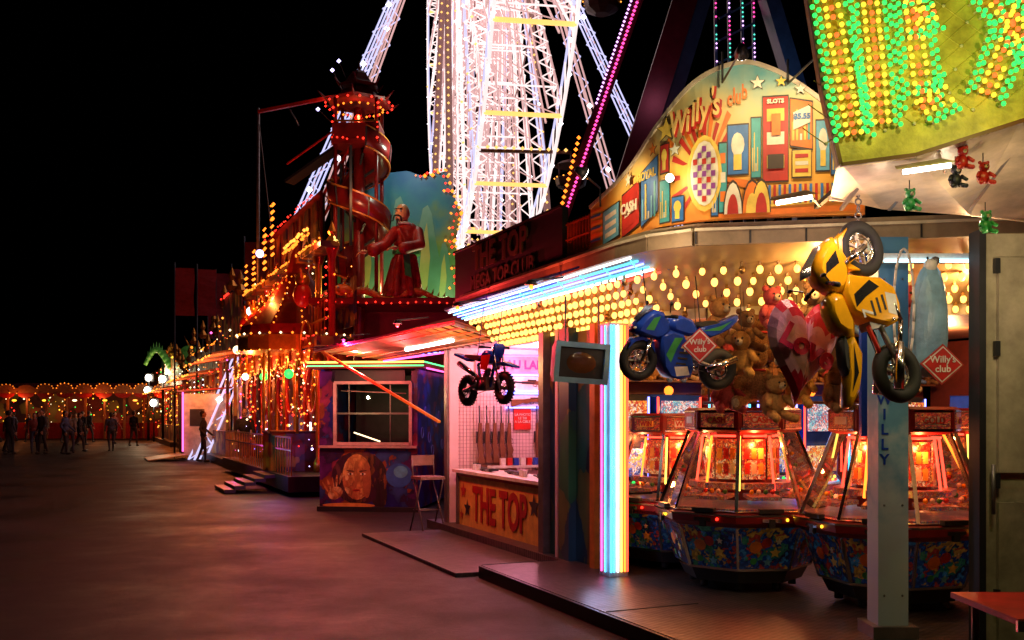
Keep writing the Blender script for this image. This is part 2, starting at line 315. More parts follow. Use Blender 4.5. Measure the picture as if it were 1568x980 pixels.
def SP(k,z,off=0):
    p=cat(base,k);q=cat(base,min(k+.05,8))-cat(base,max(k-.05,0));n=V((q.y,-q.x)).normalized()
    p=p+n*off;return (p.x,p.y,z)
SGM=vgrad('sign_board_paint',[(0,(.7,.2,.03)),(.25,(.8,.4,.05)),(.5,(.8,.5,.12)),(.75,(.5,.5,.25)),(1,(.12,.38,.42))],2.95,4.1,.35,3)
b=MB();K=48;vs=[];fs=[]
for i in range(K+1):
    k=8*i/K;zt=cat(tops,k)[0];zb=2.975
    vs+=[SP(k,zb),SP(k,zt),SP(k,zb,-.06),SP(k,zt,-.06)]
for i in range(K):
    a=i*4;fs+=[(a,a+4,a+5,a+1),(a+2,a+3,a+7,a+6),(a+1,a+5,a+7,a+3),(a,a+2,a+6,a+4)]
fs+=[(0,1,3,2),(K*4,K*4+2,K*4+3,K*4+1)];b.add(vs,fs,SGM)
for i in range(K): b.beam(vs[i*4+1],vs[i*4+5],.03,CREAM)
for k in (1,3,5,7): p=SP(k,2.97,-.1);q=SP(k,cat(tops,k)[0]-.2,-.1);b.beam(p,q,.04,DARK);b.beam(q,(p[0]+.3,p[1]+.8,2.98),.04,DARK)
b.obj('board',sg)
b=MB()
def rect(u0,u1,z0,z1,m,off=.006,tilt=0):
    n=5
    for i in range(n):
        a=su(u0+(u1-u0)*i/n);c=su(u0+(u1-u0)*(i+1)/n)
        t0=tilt*i/n;t1=tilt*(i+1)/n
        b.add([SP(a,z0+t0,off),SP(c,z0+t1,off),SP(c,z1+t1,off),SP(a,z1+t0,off)],[(0,1,2,3)],m)
def P_(u,z,off): return SP(su(u),z,off)
o1=paint('sign_orange',(.8,.2,.02),.5);o2=paint('sign_yellow',(.85,.6,.1),.5);o3=paint('sign_white',(.8,.76,.6),.5);o4=paint('sign_blue',(.04,.18,.5),.5);o5=paint('sign_red',(.5,.03,.02),.5);o6=paint('sign_teal',(.06,.38,.4),.5);o7=paint('sign_purple',(.25,.05,.3),.5);o8=paint('sign_cyan',(.15,.45,.65),.5);o9=paint('sign_outline',(.05,.03,.02),.5)
cx,cz=1080,3.30
for i in range(32):
    a0=2*math.pi*i/32;dl=.06
    e=lambda a,r:(cx+math.cos(a)*r*130,cz+math.sin(a)*r)
    rr=.50 if i%2 else .38
    (x0,z0),(x1,z1)=e(a0-dl,rr),e(a0+dl,rr)
    if min(z0,z1)<2.98: continue
    b.poly([P_(cx,cz,.008+.0002*i),P_(x0,z0,.008+.0002*i),P_(x1,z1,.008+.0002*i)],o1 if i%2 else o5)
b.poly([P_(cx+math.cos(a*math.pi/8)*25,cz+math.sin(a*math.pi/8)*.27,.018) for a in range(16)],o2)
b.poly([P_(cx+math.cos(a*math.pi/8)*20,cz+math.sin(a*math.pi/8)*.23,.021) for a in range(16)],o3)
for i in range(5):
    for j in range(9):
        if (i+j)%2==0 and ((i-2)/2.6)**2+((j-4)/4.6)**2<1: rect(cx-16+i*6.4,cx-10+i*6.4,cz-.2+j*.044,cz-.16+j*.044,o7 if j%3 else o5,.024)
def pic(u0,u1,z0,z1,m,m2,off=.012,tilt=0,kind=0):
    rect(u0-1.2,u1+1.2,z0-.012,z1+.012,o9,off,tilt);rect(u0,u1,z0,z1,m,off+.003,tilt)
    w=(u1-u0);h=z1-z0
    if kind==0:
        for k in range(3): rect(u0+w*.15,u1-w*.15,z0+h*(.15+.28*k),z0+h*(.30+.28*k),(m2,o3,m2)[k],off+.006,tilt*.7)
    elif kind==1:
        b.poly([P_(u0+w*.5+math.cos(a*math.pi/6)*w*.33,z0+h*.6+math.sin(a*math.pi/6)*h*.25,off+.007) for a in range(12)],m2);rect(u0+w*.3,u1-w*.3,z0+h*.08,z0+h*.4,o2,off+.009)
    else:
        for k in range(5): rect(u0+w*(.08+.18*k),u0+w*(.18+.18*k),z0+h*.1,z0+h*(.5+.3*math.sin(k*2.1)),(m2,o2,o3,m2,o6)[k],off+.006)
pic(1167,1206,3.22,3.80,o5,o2,kind=0);rect(1174,1199,3.30,3.40,o9,.03);rect(1180,1194,3.53,3.68,o1,.032)
pic(1114,1144,3.28,3.62,o4,o3,kind=1);pic(1149,1163,3.25,3.66,o6,o2,kind=2);pic(1101,1112,3.02,3.5,o6,o1,kind=0);pic(1090,1099,3.0,3.2,o4,o3,kind=2)
for k,(u0,m) in enumerate([(1110,o3),(1138,o1),(1152,o2)]):
    b.poly([P_(u0+12+math.cos(a*math.pi/8)*15,3.0+abs(math.sin(a*math.pi/8))*.24,.026+.002*k) for a in range(9)],o9)
    b.poly([P_(u0+12+math.cos(a*math.pi/8)*13.5,3.0+abs(math.sin(a*math.pi/8))*.22,.028+.002*k) for a in range(9)],m)
    b.poly([P_(u0+12+math.cos(a*math.pi/8)*9,3.0+abs(math.sin(a*math.pi/8))*.14,.031+.002*k) for a in range(9)],o5 if k!=1 else o2)
pic(1210,1243,3.46,3.78,o1,o2,tilt=-.03,kind=2);pic(1213,1241,3.24,3.42,o2,o5,.02,kind=0);rect(1214,1240,3.56,3.68,o3,.03,.05)
pic(1249,1268,3.28,3.62,o8,o3,kind=1);pic(1271,1292,3.25,3.55,o4,o2,kind=2);pic(1298,1320,3.1,3.45,o6,o1,kind=0)
rect(1100,1320,2.98,3.02,o1,.012,.02);rect(1170,1320,3.04,3.10,o2,.016,.03)
for i in range(16): rect(1175+i*8,1179+i*8,3.06,3.19,o5 if i%2 else o4,.02)
pic(955,982,3.0,3.32,o5,o5,.01,.06);pic(986,1012,3.02,3.42,o4,o8,.01,.08,2);pic(1016,1030,3.0,3.3,o6,o2,kind=2);pic(1017,1029,3.36,3.56,o5,o2,kind=1);pic(930,950,2.99,3.25,o8,o3,.01,.04,0)
for i in range(7): rect(908,926,2.99+i*.05,3.01+i*.05,o4 if i%2 else o1,.01)
pic(1034,1050,2.99,3.16,o4,o2,kind=1)
for u0,z0,r0,m in [(1028,3.66,.09,o2),(968,3.42,.06,o3),(1158,3.9,.05,o3),(1008,3.55,.05,o1),(1195,3.9,.04,o2),(1040,3.5,.05,o3),(1225,3.84,.04,o3)]:
    p=V(P_(u0,z0,.03));q=V(P_(u0+6,z0,.03));a=(q-p).normalized();b.poly(star(p,r0*1.15,a,(0,0,1)),o9);nn=a.cross(V((0,0,1)));b.poly(star(p+nn*.004,r0,a,(0,0,1)),m)
b.obj('painted_scene',sg)
tl=paint('sign_cream_letters',(.85,.6,.2),.5)
for ch,u_,z_ in zip("Willy's",(1045,1058,1065,1071,1080,1091,1097),(3.68,3.68,3.71,3.74,3.73,3.80,3.77)):
    p=V(P_(u_,z_,.036));q=V(P_(u_+4,z_,.036));a=(q-p).normalized()
    text(sg,'lettering_'+str(u_),ch,.23,tl,p+a.cross(V((0,0,1)))*.008,a=a,ext=.005,off=.004,shear=.1,sx=.58);text(sg,'lettering_shadow_'+str(u_),ch,.23,o5,p+a*.01+V((0,0,-.01)),a=a,ext=.003,off=.014,shear=.1,sx=.58)
for ch,u_,z_ in zip("club",(1117,1124,1131,1139),(3.80,3.82,3.81,3.84)):
    p=V(P_(u_,z_,.036));q=V(P_(u_+4,z_,.036));text(sg,'lettering_small_'+str(u_),ch,.14,o1,p,a=(q-p).normalized(),ext=.005,off=.004,sx=.55)
p=V(P_(956,3.2,.03));q=V(P_(982,3.2,.03));text(sg,'billboard_text','CASH',.11,o3,(p+q)*.5,a=(q-p).normalized(),ext=.003,off=.004)
p=V(P_(1212,3.62,.036));q=V(P_(1242,3.62,.036));text(sg,'billboard_text_2','$5.55',.05,o4,(p+q)*.5+V((0,0,.03)),a=(q-p).normalized(),ext=.003,off=.002)
text(sg,'billboard_text_3','SLOTS',.04,o3,V(P_(1186,3.765,.03)),a=(1,-.2,0),ext=.003,off=.002)
text(sg,'billboard_text_4','ROYAL',.085,o2,V(P_(998,3.38,.03)),a=V(P_(1010,3,0))-V(P_(986,3,0)),ext=.003,off=.002)
def flood(name,arm0,head,aim,W_,col=(1,.72,.38)):
    r_=root(name);b=MB();b.path([arm0,(arm0[0],arm0[1],head[2]+.03),head],.008,DARK)
    d=(V(aim)-V(head)).normalized();h=V(head)
    b.tube(h-d*.03,h+d*.05,.02,DARK,10,.05);b.tube(h+d*.051,h+d*.054,.046,TUBE,12);b.obj('head',r_)
    light(r_,h+d*.10,col,W_,.03,'SPOT',aim,110)
flood('sign_flood_lamp',(1.45,6.75,4.1),(1.42,6.05,3.86),(1.6,6.9,3.5),22)
flood('sign_flood_lamp',(1.9,6.75,4.05),(1.92,6.05,3.85),(2.0,6.8,3.4),22)
flood('sign_flood_lamp',(.72,8.0,3.3),(.5,7.3,3.42),(.95,7.5,3.2),14)
b=MB();r_=root('sign_spot_bulb');b.ball((1.12,6.95,3.28),.03,TUBE,8,6);b.tube((1.12,6.97,3.28),(1.18,7.1,3.28),.01,DARK);b.obj('bulb',r_);light(r_,(1.08,6.85,3.28),(1,.85,.5),3,.03)
# ---- THE TOP roof sign
rs=street('shooting_gallery_roof_sign');b=MB();BBD=paint('dark_teal_board',(.010,.030,.028),.5);b.box((4.0,9.35,3.2),(.06,2.8,.58),BBD)
for s_ in(8.1,9.3,10.6): b.beam((4.05,s_,2.95),(4.5,s_,2.96),.05,DARK);b.beam((4.04,s_,3.4),(4.5,s_,2.96),.04,DARK)
DO=paint('dull_orange',(.16,.05,.015),.5);b.box((3.96,9.35,3.49),(.03,2.8,.02),BBD);b.box((3.96,9.35,2.91),(.03,2.8,.02),DO)
b.obj('board',rs);G_=paint('dull_green_gold',(.07,.06,.02),.5)
text(rs,'lettering','THE TOP',.36,G_,(3.95,9.4,3.31),ext=.01,off=.008);text(rs,'lettering_lower','MEGA TOP CLUB',.22,G_,(3.95,9.35,3.05),ext=.01,off=.004)
b=MB();b.box((4.05,7.75,3.12),(.03,.55,.5),BBD)
for i in range(9): b.box((4.02,7.52+i*.058,3.12),(.02,.012,.44),ORANGE)
for z in(2.92,3.05,3.18,3.32): b.box((4.015,7.75,z),(.02,.5,.014),ORANGE)
b.obj('grille_panel',rs)
# ================================================================== coin pushers
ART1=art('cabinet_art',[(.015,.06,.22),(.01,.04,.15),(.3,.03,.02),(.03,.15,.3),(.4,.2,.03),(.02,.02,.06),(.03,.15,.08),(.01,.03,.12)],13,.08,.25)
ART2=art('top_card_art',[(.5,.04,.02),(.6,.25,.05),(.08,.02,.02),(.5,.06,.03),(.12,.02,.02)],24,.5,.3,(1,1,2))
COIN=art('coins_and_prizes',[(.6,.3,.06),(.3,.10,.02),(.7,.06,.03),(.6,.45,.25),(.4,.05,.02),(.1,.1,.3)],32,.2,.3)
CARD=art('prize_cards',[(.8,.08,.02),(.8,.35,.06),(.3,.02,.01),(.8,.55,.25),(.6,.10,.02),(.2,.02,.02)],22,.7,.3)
def pusher(x,y,rz,sc_=1,word='CASH'):
    r_=root('coin_pusher_machine',(x,y,.12),rz,scale=sc_);n=8;a0=math.pi/8
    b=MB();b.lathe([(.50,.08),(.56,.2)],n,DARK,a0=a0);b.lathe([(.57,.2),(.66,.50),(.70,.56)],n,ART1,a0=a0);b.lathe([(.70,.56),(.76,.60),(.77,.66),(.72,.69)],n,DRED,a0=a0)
    b.lathe([(.58,.19),(.585,.21)],n,CHROME,a0=a0);b.lathe([(.772,.655),(.775,.67)],n,CHROME,a0=a0)
    b.lathe([(.45,1.33),(.50,1.35),(.50,1.52),(.47,1.54)],n,DRED,a0=a0)
    for i in range(n):
        a=a0+2*math.pi*(i+.5)/n;c,s_=math.cos(a),math.sin(a);ri=.5*math.cos(math.pi/8)
        b.box((c*(ri+.004),s_*(ri+.004),1.435),(.012,.30,.12),ART2,(0,0,a));b.box((c*(ri+.006),s_*(ri+.006),1.365),(.012,.34,.012),CHROME,(0,0,a));b.box((c*(ri+.006),s_*(ri+.006),1.508),(.012,.34,.012),CHROME,(0,0,a))
        b.box((c*(ri+.012),s_*(ri+.012),1.435),(.004,.16,.06),WHITE if i%2 else o2,(0,0,a))
        q=.62*math.cos(math.pi/8)+.012
        for e in(-.19,.19): b.beam((c*(q-.075)-s_*e*.9,s_*(q-.075)+c*e*.9,.22),(c*(q+.035)-s_*e*1.2,s_*(q+.035)+c*e*1.2,.55),.016,CHROME)
        nrm=V((c,s_,-.27)).normalized();sd=V((-s_,c,0));up=nrm.cross(sd)*-1
        if up.z<0: up=-up
        ctr=V((c*.575,s_*.575,.37))+nrm*.012
        for k,(dx,dz,rr,mm) in enumerate([(-.09,.03,.055,o1),(.08,-.02,.05,o2),(0,.07,.045,o5),(.02,-.1,.04,o8),(-.1,-.09,.03,GREEN),(.1,.08,.03,o3)]):
            cc=ctr+sd*dx+up*dz+nrm*(.002*k)
            b.poly(star(cc,rr,sd,up,.5) if k%2 else [cc+sd*math.cos(j*.7854)*rr+up*math.sin(j*.7854)*rr for j in range(8)],mm)
        b.box((c*.715,s_*.715,.625),(.03,.16,.03),CHROME,(0,0,a));b.box((c*.70,s_*.70,.70),(.05,.2,.035),DARK,(0,0,a));b.box((c*.718,s_*.718,.60),(.03,.05,.07),DARK,(0,0,a))
        b.ball((c*.72-s_*.13,s_*.72+c*.13,.63),.014,(REDB,YLB)[i%2],6,4)
        a_=a0+2*math.pi*i/n;c2,s2=math.cos(a_),math.sin(a_)
        b.beam((c2*.715,s2*.715,.69),(c2*.46,s2*.46,1.34),.028,CHROME);b.beam((c2*.57,s2*.57,.2),(c2*.69,s2*.69,.57),.02,CHROME)
        b.tube((c2*.42,s2*.42,.02),(c2*.42,s2*.42,.1),.035,BLACK,8)
        b.tube((c2*.40,s2*.40,.84),(c2*.34,s2*.34,1.3),.011,(NOR,NYL,NRD,NRD)[i%4])
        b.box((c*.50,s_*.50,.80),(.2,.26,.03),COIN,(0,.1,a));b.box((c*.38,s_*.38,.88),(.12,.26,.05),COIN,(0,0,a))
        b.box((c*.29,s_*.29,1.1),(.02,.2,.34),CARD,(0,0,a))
        for k in range(3):
            for j in range(2): b.box((c*.303-s_*(-.06+.06*k),s_*.303+c*(-.06+.06*k),1.02+.13*j),(.006,.045,.09),(o3,o2,RED,o1,o2,o5)[(k+j*3+i)%6],(0,0,a))
        b.tube((c*.33-s_*.1,s_*.33+c*.1,1.30),(c*.33+s_*.1,s_*.33-c*.1,1.30),.011,NRD)
        for g in range(4): 
            e=-.09+.06*g;b.ball((c*.50-s_*e,s_*.50+c*e,.84),.022,(RED,YEL,WHITE,GREEN)[(g+i)%4],6,4)
        for g in range(10):
            e=R.uniform(-.12,.12);rr=R.uniform(.43,.6);b.lathe([(.014,0),(.014,.004)],6,GOLDP,(c*rr-s_*e,s_*rr+c*e,.815+.04*(.5-rr)))
    b.lathe([(.28,.75),(.28,1.33)],n,DRED,a0=a0);b.lathe([(.70,.70),(.70,.71)],n,COIN,a0=a0)
    b.lathe([(.74,.692),(.705,.70)],n,CHROME,a0=a0,caps=False)
    b.obj('cabinet',r_)
    g=MB();g.lathe([(.705,.695),(.455,1.335)],n,GLASS,a0=a0,caps=False);g.obj('glass',r_)
    for i in (4,5,6):
        a=a0+2*math.pi*(i+.5)/n;c,s_=math.cos(a),math.sin(a);text(r_,'card_word_%d'%i,word,.07,o5,(c*.482,s_*.482,1.435),a=(-s_,c,0),ext=.002,off=.002)
    light(r_,(.0,-.36,1.22),(1,.15,.04),9,.02);light(r_,(.36,0,1.22),(1,.2,.05),7,.02);light(r_,(-.36,0,1.22),(1,.28,.09),7,.02)
pusher(2.02,8.6,.1);pusher(3.02,7.75,.25,1,'GOLD');pusher(1.62,9.75,.0,.97,'WIN');pusher(4.2,9.3,.3)
SCR=[art('slot_screen_a',[(.1,.3,.9),(.9,.9,.95),(.05,.1,.4),(.9,.7,.2)],20,1.0),art('slot_screen_b',[(.9,.3,.05),(.9,.8,.3),(.5,.05,.05),(.9,.9,.8)],20,.8),art('slot_screen_c',[(.2,.7,.9),(.6,.1,.1),(.9,.9,1),(.1,.2,.5)],24,.9)]
def slot(t,s,i):
    r_=root('slot_machine',(*s2w(t,s),.12),A)
    b=MB();b.shell([(-.24,0),(.22,0),(.25,.7),(.12,.82),(.16,1.2),(.2,1.25),(.2,1.68),(-.24,1.7)],.27,(DARK,BLUE,DRED)[i%3],.97,.95)
    S_=SCR[i%3]
    b.box((.175,0,1.0),(.02,.42,.28),S_,(0,.1,0));b.box((.215,0,1.46),(.02,.44,.32),SCR[(i+1)%3]);b.box((.19,0,.76),(.16,.42,.03),CHROME,(0,.7,0))
    for k in range(5): b.ball((.2,-.16+.08*k,.80),.018,(REDB,NYL,NWH,GRB,NYL)[k],6,4)
    b.box((.245,0,.42),(.015,.4,.4),ART1);b.box((.25,0,.12),(.03,.3,.1),CHROME)
    for e in(-.255,.255): b.tube((.2,e,.85),(.2,e,1.66),.012,(NBL,NRD,NCY)[i%3])
    b.ball((0,0,1.73),.05,(REDB,AMBER,NBL)[i%3],8,5);o=b.obj('cabinet',r_);o.rotation_euler=(0,0,-math.pi/2)
for i in range(7): slot(4.95+.62*i,8.68,i)
for i in range(3):
    slot(9.2,7.9-.65*i,i+1)
ws=street('prize_shelf');b=MB();R2=random.Random(3);cols=[paint('plush_%d'%i,c,.95,0,.3,.5,40) for i,c in enumerate([(.4,.2,.06),(.55,.42,.25),(.45,.06,.06),(.1,.2,.45),(.5,.25,.05),(.2,.1,.04)])]
def toy(b,c,q,m,rz=0):
    c=V(c);b.M=Matrix.Translation(c)@Matrix.Rotation(rz,4,'Z')@Matrix.Scale(q,4)
    b.ball((0,0,0),.08,m,10,7,(1,.9,1.15));b.ball((0,-.03,.125),.065,m,10,7)
    for e in(-1,1): b.ball((e*.05,-.02,.18),.024,m,7,5);b.tube((e*.06,-.03,.05),(e*.11,-.09,-.01),.026,m,7,.022);b.tube((e*.045,-.04,-.06),(e*.08,-.12,-.09),.032,m,7,.028);b.ball((e*.022,-.088,.14),.008,BLACK,5,4);b.ball((e*.08,-.125,-.09),.03,m,7,5)
    b.ball((0,-.09,.115),.026,cols[1],7,5);b.ball((0,-.115,.12),.008,BLACK,5,4);b.M=Matrix()
for z in(1.95,2.2): b.box((7,8.85,z),(4.6,.35,.02),BROWN)
for i in range(40):
    t=4.9+.19*(i%24);z=(2.06 if i<24 else 2.31)
    if i>=24: t=5+.28*(i-24)
    toy(b,(t,8.8,z),.8+.3*R2.random(),R2.choice(cols))
b.obj('shelf_and_plush',ws)
hp_=root('hanging_plush_toys');b=MB()
for x,y,z,q,k in [(1.62,7.75,2.28,1.3,0),(1.78,7.6,2.02,1.2,4),(1.95,7.4,2.35,1.1,2),(2.12,7.5,2.12,1.3,1),(2.28,7.35,2.33,1.3,5),(2.42,7.4,2.05,1.2,0),(1.7,7.9,1.75,1.2,2),(2.6,7.3,2.3,1.2,3),(2.75,7.4,2.0,1.4,4),(2.9,7.2,2.3,1.3,2),(2.25,7.7,1.8,1.3,4),(1.85,7.8,2.22,1.1,5),(3.05,7.3,2.05,1.4,1),(2.5,7.6,1.75,1.2,5),(2.02,7.6,1.68,1.2,0),(1.50,8.0,2.05,1.3,1)]:
    toy(b,(x,y,z),q,cols[k],R2.uniform(-.5,.5));b.tube((x,y,z+.2),(x,y+.05,2.62),.003,DARK,4)
b.obj('toys',hp_)
# ================================================================== motorbikes
TUBEH=paint('headlamp_glass',(.8,.8,.8),.1)
def bike(name,loc,M3,sc_,c1,c2,dirt=False,squash=1,num='7'):
    r_=root(name);r_.matrix_world=Matrix.Translation(loc)@M3.to_4x4()@Matrix.Diagonal((sc_,sc_,sc_*squash,1))
    b=MB()
    for k,x in enumerate((.5,-.5)):
        b.torus((x,0,0),(0,1,0),.175,.052 if k==0 else .062,BLACK,32,10);b.torus((x,0,0),(0,1,0),.125,.016,CHROME if not dirt else GREY,28,6)
        b.tube((x,-.05,0),(x,.05,0),.03,GREY,10)
        for i in range(6 if not dirt else 14):
            a=2*math.pi*i/(6 if not dirt else 14);b.beam((x,0,0),(x+math.cos(a)*.13,0,math.sin(a)*.13),.03 if not dirt else .006,CREAM if not dirt else GREY,.018 if not dirt else .006)
        for e in(-.045,.045): b.torus((x,e,0),(0,1,0),.075,.006,CHROME,20,4)
        if dirt:
            for i in range(26):
                a=2*math.pi*i/26;b.box((x+math.cos(a)*.232,0,math.sin(a)*.232),(.02,.07,.02),BLACK,(0,-a,0))
    hz=.52 if not dirt else .62
    for e in(-.075,.075):
        b.tube((.5,e,0),(.42,e,.22),.024,CHROME if not dirt else GREY,8);b.tube((.42,e,.22),(.32,e,hz),.017,CHROME,8)
        b.tube((-.5,e*1.1,0),(-.12,e*.9,.08),.022,GREY,8)
        b.tube((.30,e*1.2,hz-.02),(.25,e*3.3,hz-.01),.014,DARK,8);b.tube((.27,e*2.5,hz-.01),(.245,e*3.5,hz-.01),.02,BLACK,8)
        b.tube((-.1,e*1.4,.0),(-.1,e*2.3,.0),.012,CHROME,6)
    b.box((0,0,.08),(.26,.16,.2),GREY);b.tube((.03,-.1,.06),(.03,.1,.06),.075,DARK,14);b.tube((0,0,.15),(.09,0,.30),.05,GREY,10)
    for k in range(5): b.box((.05+.012*k,0,.18+.028*k),(.13,.13,.008),GREY)
    b.tube((-.1,-.07,.2),(-.38,-.0,.1),.02,RED,8)
    b.torus((-.5,.065,0),(0,1,0),.07,.008,DARK,16,4);b.beam((-.5,.066,.07),(0,.09,.12),.008,BLACK);b.beam((-.5,.066,-.07),(0,.09,.0),.008,BLACK)
    if not dirt:
        b.shell([(.64,.30),(.60,.40),(.52,.50),(.42,.565),(.31,.55),(.22,.45),(.19,.36),(.27,.27),(.36,.24),(.50,.26)],.12,c1,.74,.4)
        b.shell([(.33,.30),(.20,.37),(.04,.34),(-.06,.2),(-.14,.0),(-.12,-.12),(.0,-.16),(.14,-.15),(.24,-.04),(.28,.12)],.125,c1,.88,.6)
        b.shell([(.20,.36),(.23,.44),(.18,.52),(.08,.54),(-.06,.51),(-.14,.42),(-.16,.36),(-.05,.32)],.105,c1,.66,.4)
        b.shell([(-.10,.36),(-.18,.45),(-.42,.52),(-.64,.63),(-.66,.58),(-.56,.46),(-.42,.38),(-.28,.32)],.08,c1,.72,.45)
        b.shell([(-.12,.44),(-.16,.485),(-.36,.53),(-.42,.52),(-.3,.44)],.07,BLACK,.8,.6)
        b.shell([(.68,.11),(.62,.235),(.5,.265),(.36,.22),(.33,.1),(.4,.19),(.5,.23),(.6,.2)],.06,c1,.95,.7)
        b.add([(.60,-.06,.43),(.60,.06,.43),(.45,.09,.60),(.45,-.09,.60),(.38,.09,.63),(.38,-.09,.63)],[(0,1,2,3),(3,2,4,5)],paint('smoked_screen',(.02,.03,.05),.08),False)
        for e in(-1,1):
            b.ball((.61,e*.05,.34),.035,TUBEH,8,6,(.5,1,.6))
            y=e*.1265
            for z0 in(.02,.08,.14): b.box((.05-.02*z0*10,e*.127,z0),(.12,.004,.02),BLACK)
            b.poly([(.24,y,.10),(.16,y,.29),(.06,y,.30),(.12,y,.18),(.17,y,.02)][::e],c2);b.poly([(.12,y,-.02),(-.04,y,.0),(-.08,y,-.09),(.08,y,-.12)][::e],WHITE)
            b.poly([(.52,e*.1215,.34),(.44,e*.1215,.47),(.36,e*.1215,.50),(.42,e*.1215,.34)][::e],c2)
            b.poly([(-.2,e*.082,.40),(-.42,e*.082,.48),(-.55,e*.082,.55),(-.42,e*.082,.43)][::e],c2)
            b.tube((.30,e*.2,.55),(.34,e*.26,.62),.008,DARK,5);b.ball((.34,e*.27,.64),.04,DARK,8,5,(.4,1,.6))
        b.path([(.1,-.1,-.08),(-.12,-.12,-.1),(-.3,-.14,0)],.02,CHROME,8);b.tube((-.28,-.14,-.01),(-.62,-.15,.14),.035,CHROME,12,.045);b.tube((-.28,.14,-.01),(-.62,.15,.14),.035,CHROME,12,.045)
    else:
        b.beam((.32,0,.5),(.1,0,.0),.035,c1);b.beam((.32,0,.5),(-.2,0,.38),.035,c1);b.beam((-.2,0,.38),(-.1,0,.02),.035,c1);b.beam((.1,0,0),(-.1,0,.0),.035,c1)
        b.shell([(.28,.40),(.26,.55),(.1,.58),(-.08,.48),(.1,.36)],.1,c1,.7,.5);b.shell([(.02,.50),(-.5,.56),(-.55,.52),(-.1,.42)],.06,BLACK,.85,.6)
        b.shell([(-.35,.48),(-.8,.60),(-.82,.57),(-.4,.44)],.07,c1,.9,.7);b.shell([(.30,.36),(.55,.38),(.82,.30),(.84,.27),(.5,.33),(.3,.32)],.06,c1,.95,.7)
        b.shell([(.36,.46),(.42,.62),(.38,.66),(.32,.48)],.09,c1,.85,.6)
        for e in(-1,1): b.poly([(.3,e*.105,.5),(.05,e*.105,.5),(.02,e*.105,.3),(.22,e*.11,.28)][::e],c2)
        b.tube((-.1,-.1,.2),(-.55,-.12,.42),.03,CHROME,10,.045)
    b.obj('bike',r_)
    if not dirt:
        text(r_,'race_number_a',num,.14,WHITE,(.0,-.129,.20),a=(1,0,0),ext=.001,off=.003);text(r_,'race_number_b',num,.14,WHITE,(.0,.129,.20),a=(-1,0,0),ext=.001,off=.003)
    return r_
def ori(fwd,up):
    f=V(fwd).normalized();l=V(up).cross(f).normalized();u=f.cross(l);return Matrix((f,l,u)).transposed()
bike('hanging_pocket_bike',(1.24,7.3,1.97),ori((-.93,-.36,.08),(.10,-.10,1)),.68,BLUE,GREEN,num='46')
bike('hanging_pocket_bike',(2.15,5.75,2.21),ori((-.26,.05,.95),(-.95,-.2,-.22)),.76,YEL,paint('black_gloss',(.02,.02,.02),.15),squash=.82)
bike('hanging_dirt_bike',(-.27,10.0,1.86),ori((.55,-.80,.02),(.0,-.0,1)),.68,BLUE,RED,True)
cd=root('bike_hanging_cords');b=MB()
for p,q in [((1.0,7.2,2.30),(1.0,7.5,2.72)),((1.42,7.4,2.3),(1.42,7.6,2.70)),((-.35,10.0,2.2),(-.3,10.4,2.75)),((-.15,9.8,2.2),(-.1,10.2,2.72))]: b.tube(p,q,.005,DARK,5)
for i in range(8): b.torus((2.05,5.80,2.70+i*.04),(1 if i%2 else 0,0 if i%2 else 1,0),.018,.005,GREY,10,5)
b.beam((2.05,5.82,3.05),(2.05,6.6,3.0),.03,DARK)
b.obj('cords_and_chain',cd)
r_=root('price_card',(1.36,7.10,2.10));b=MB()
b.slab([(0,0,.13),(.13,0,0),(0,0,-.13),(-.13,0,0)],(0,.006,0),o5);b.slab([(0,-.003,.118),(.118,-.003,0),(0,-.003,-.118),(-.118,-.003,0)],(0,.002,0),WHITE);b.slab([(0,-.006,.105),(.105,-.006,0),(0,-.006,-.105),(-.105,-.006,0)],(0,.002,0),RED);b.obj('card',r_);text(r_,'card_text',"Willy's\nclub",.055,WHITE,(0,-.010,.0),a=(1,0,.1),ext=.001,off=.001)
# ================================================================== teddies, cushions, tv
def bear(loc,h,rz,fur,tilt=0):
    r_=root('teddy_bear',loc,rot=(tilt,0,rz),scale=h)
    P=[('e',(0,0,.33),(.19,.16,.22)),('e',(0,-.02,.68),(.165,.15,.15)),('e',(0,-.15,.64),(.075,.08,.06)),('c',(-.15,-.03,.45),(-.25,-.18,.27),.075,.065),('c',(.15,-.03,.45),(.25,-.18,.27),.075,.065),
       ('c',(-.11,-.06,.18),(-.2,-.34,.10),.09,.08),('c',(.11,-.06,.18),(.2,-.34,.10),.09,.08),('e',(-.13,0,.82),(.055,.03,.055)),('e',(.13,0,.82),(.055,.03,.055)),('e',(-.205,-.38,.13),(.075,.05,.1)),('e',(.205,-.38,.13),(.075,.05,.1))]
    blob(r_,'body',P,fur,.022)
    b=MB();b.ball((0,-.225,.665),.024,BLACK,8,6);
    for e in(-1,1): b.ball((e*.06,-.15,.73),.016,BLACK,8,6);b.ball((e*.205,-.425,.13),.05,cols[1],10,6,(1,.2,1.2));b.ball((e*.13,-.028,.82),.032,cols[1],8,6,(1,.3,1))
    b.torus((0,-.04,.52),(0,.1,1),.12,.018,RED,20,6);b.obj('face_and_paws',r_)
FUR=paint('teddy_fur',(.34,.15,.045),.95,0,.45,1.0,45);FUR2=paint('teddy_fur_light',(.42,.22,.08),.95,0,.45,1.0,45)
bear((2.05,8.15,2.02),.50,.1,FUR,.05);bear((1.98,7.95,1.64),.62,-.35,FUR2,.1);bear((2.62,7.95,1.68),.5,.3,FUR);bear((2.55,8.1,2.08),.42,.2,FUR2);bear((2.33,8.1,1.86),.36,-.1,cols[2]);bear((1.72,8.3,1.75),.34,-.4,cols[4]);bear((2.95,8.0,2.1),.36,.3,cols[1]);bear((3.1,7.9,1.75),.4,.4,FUR)
r_=root('plush_display_rail');b=MB()
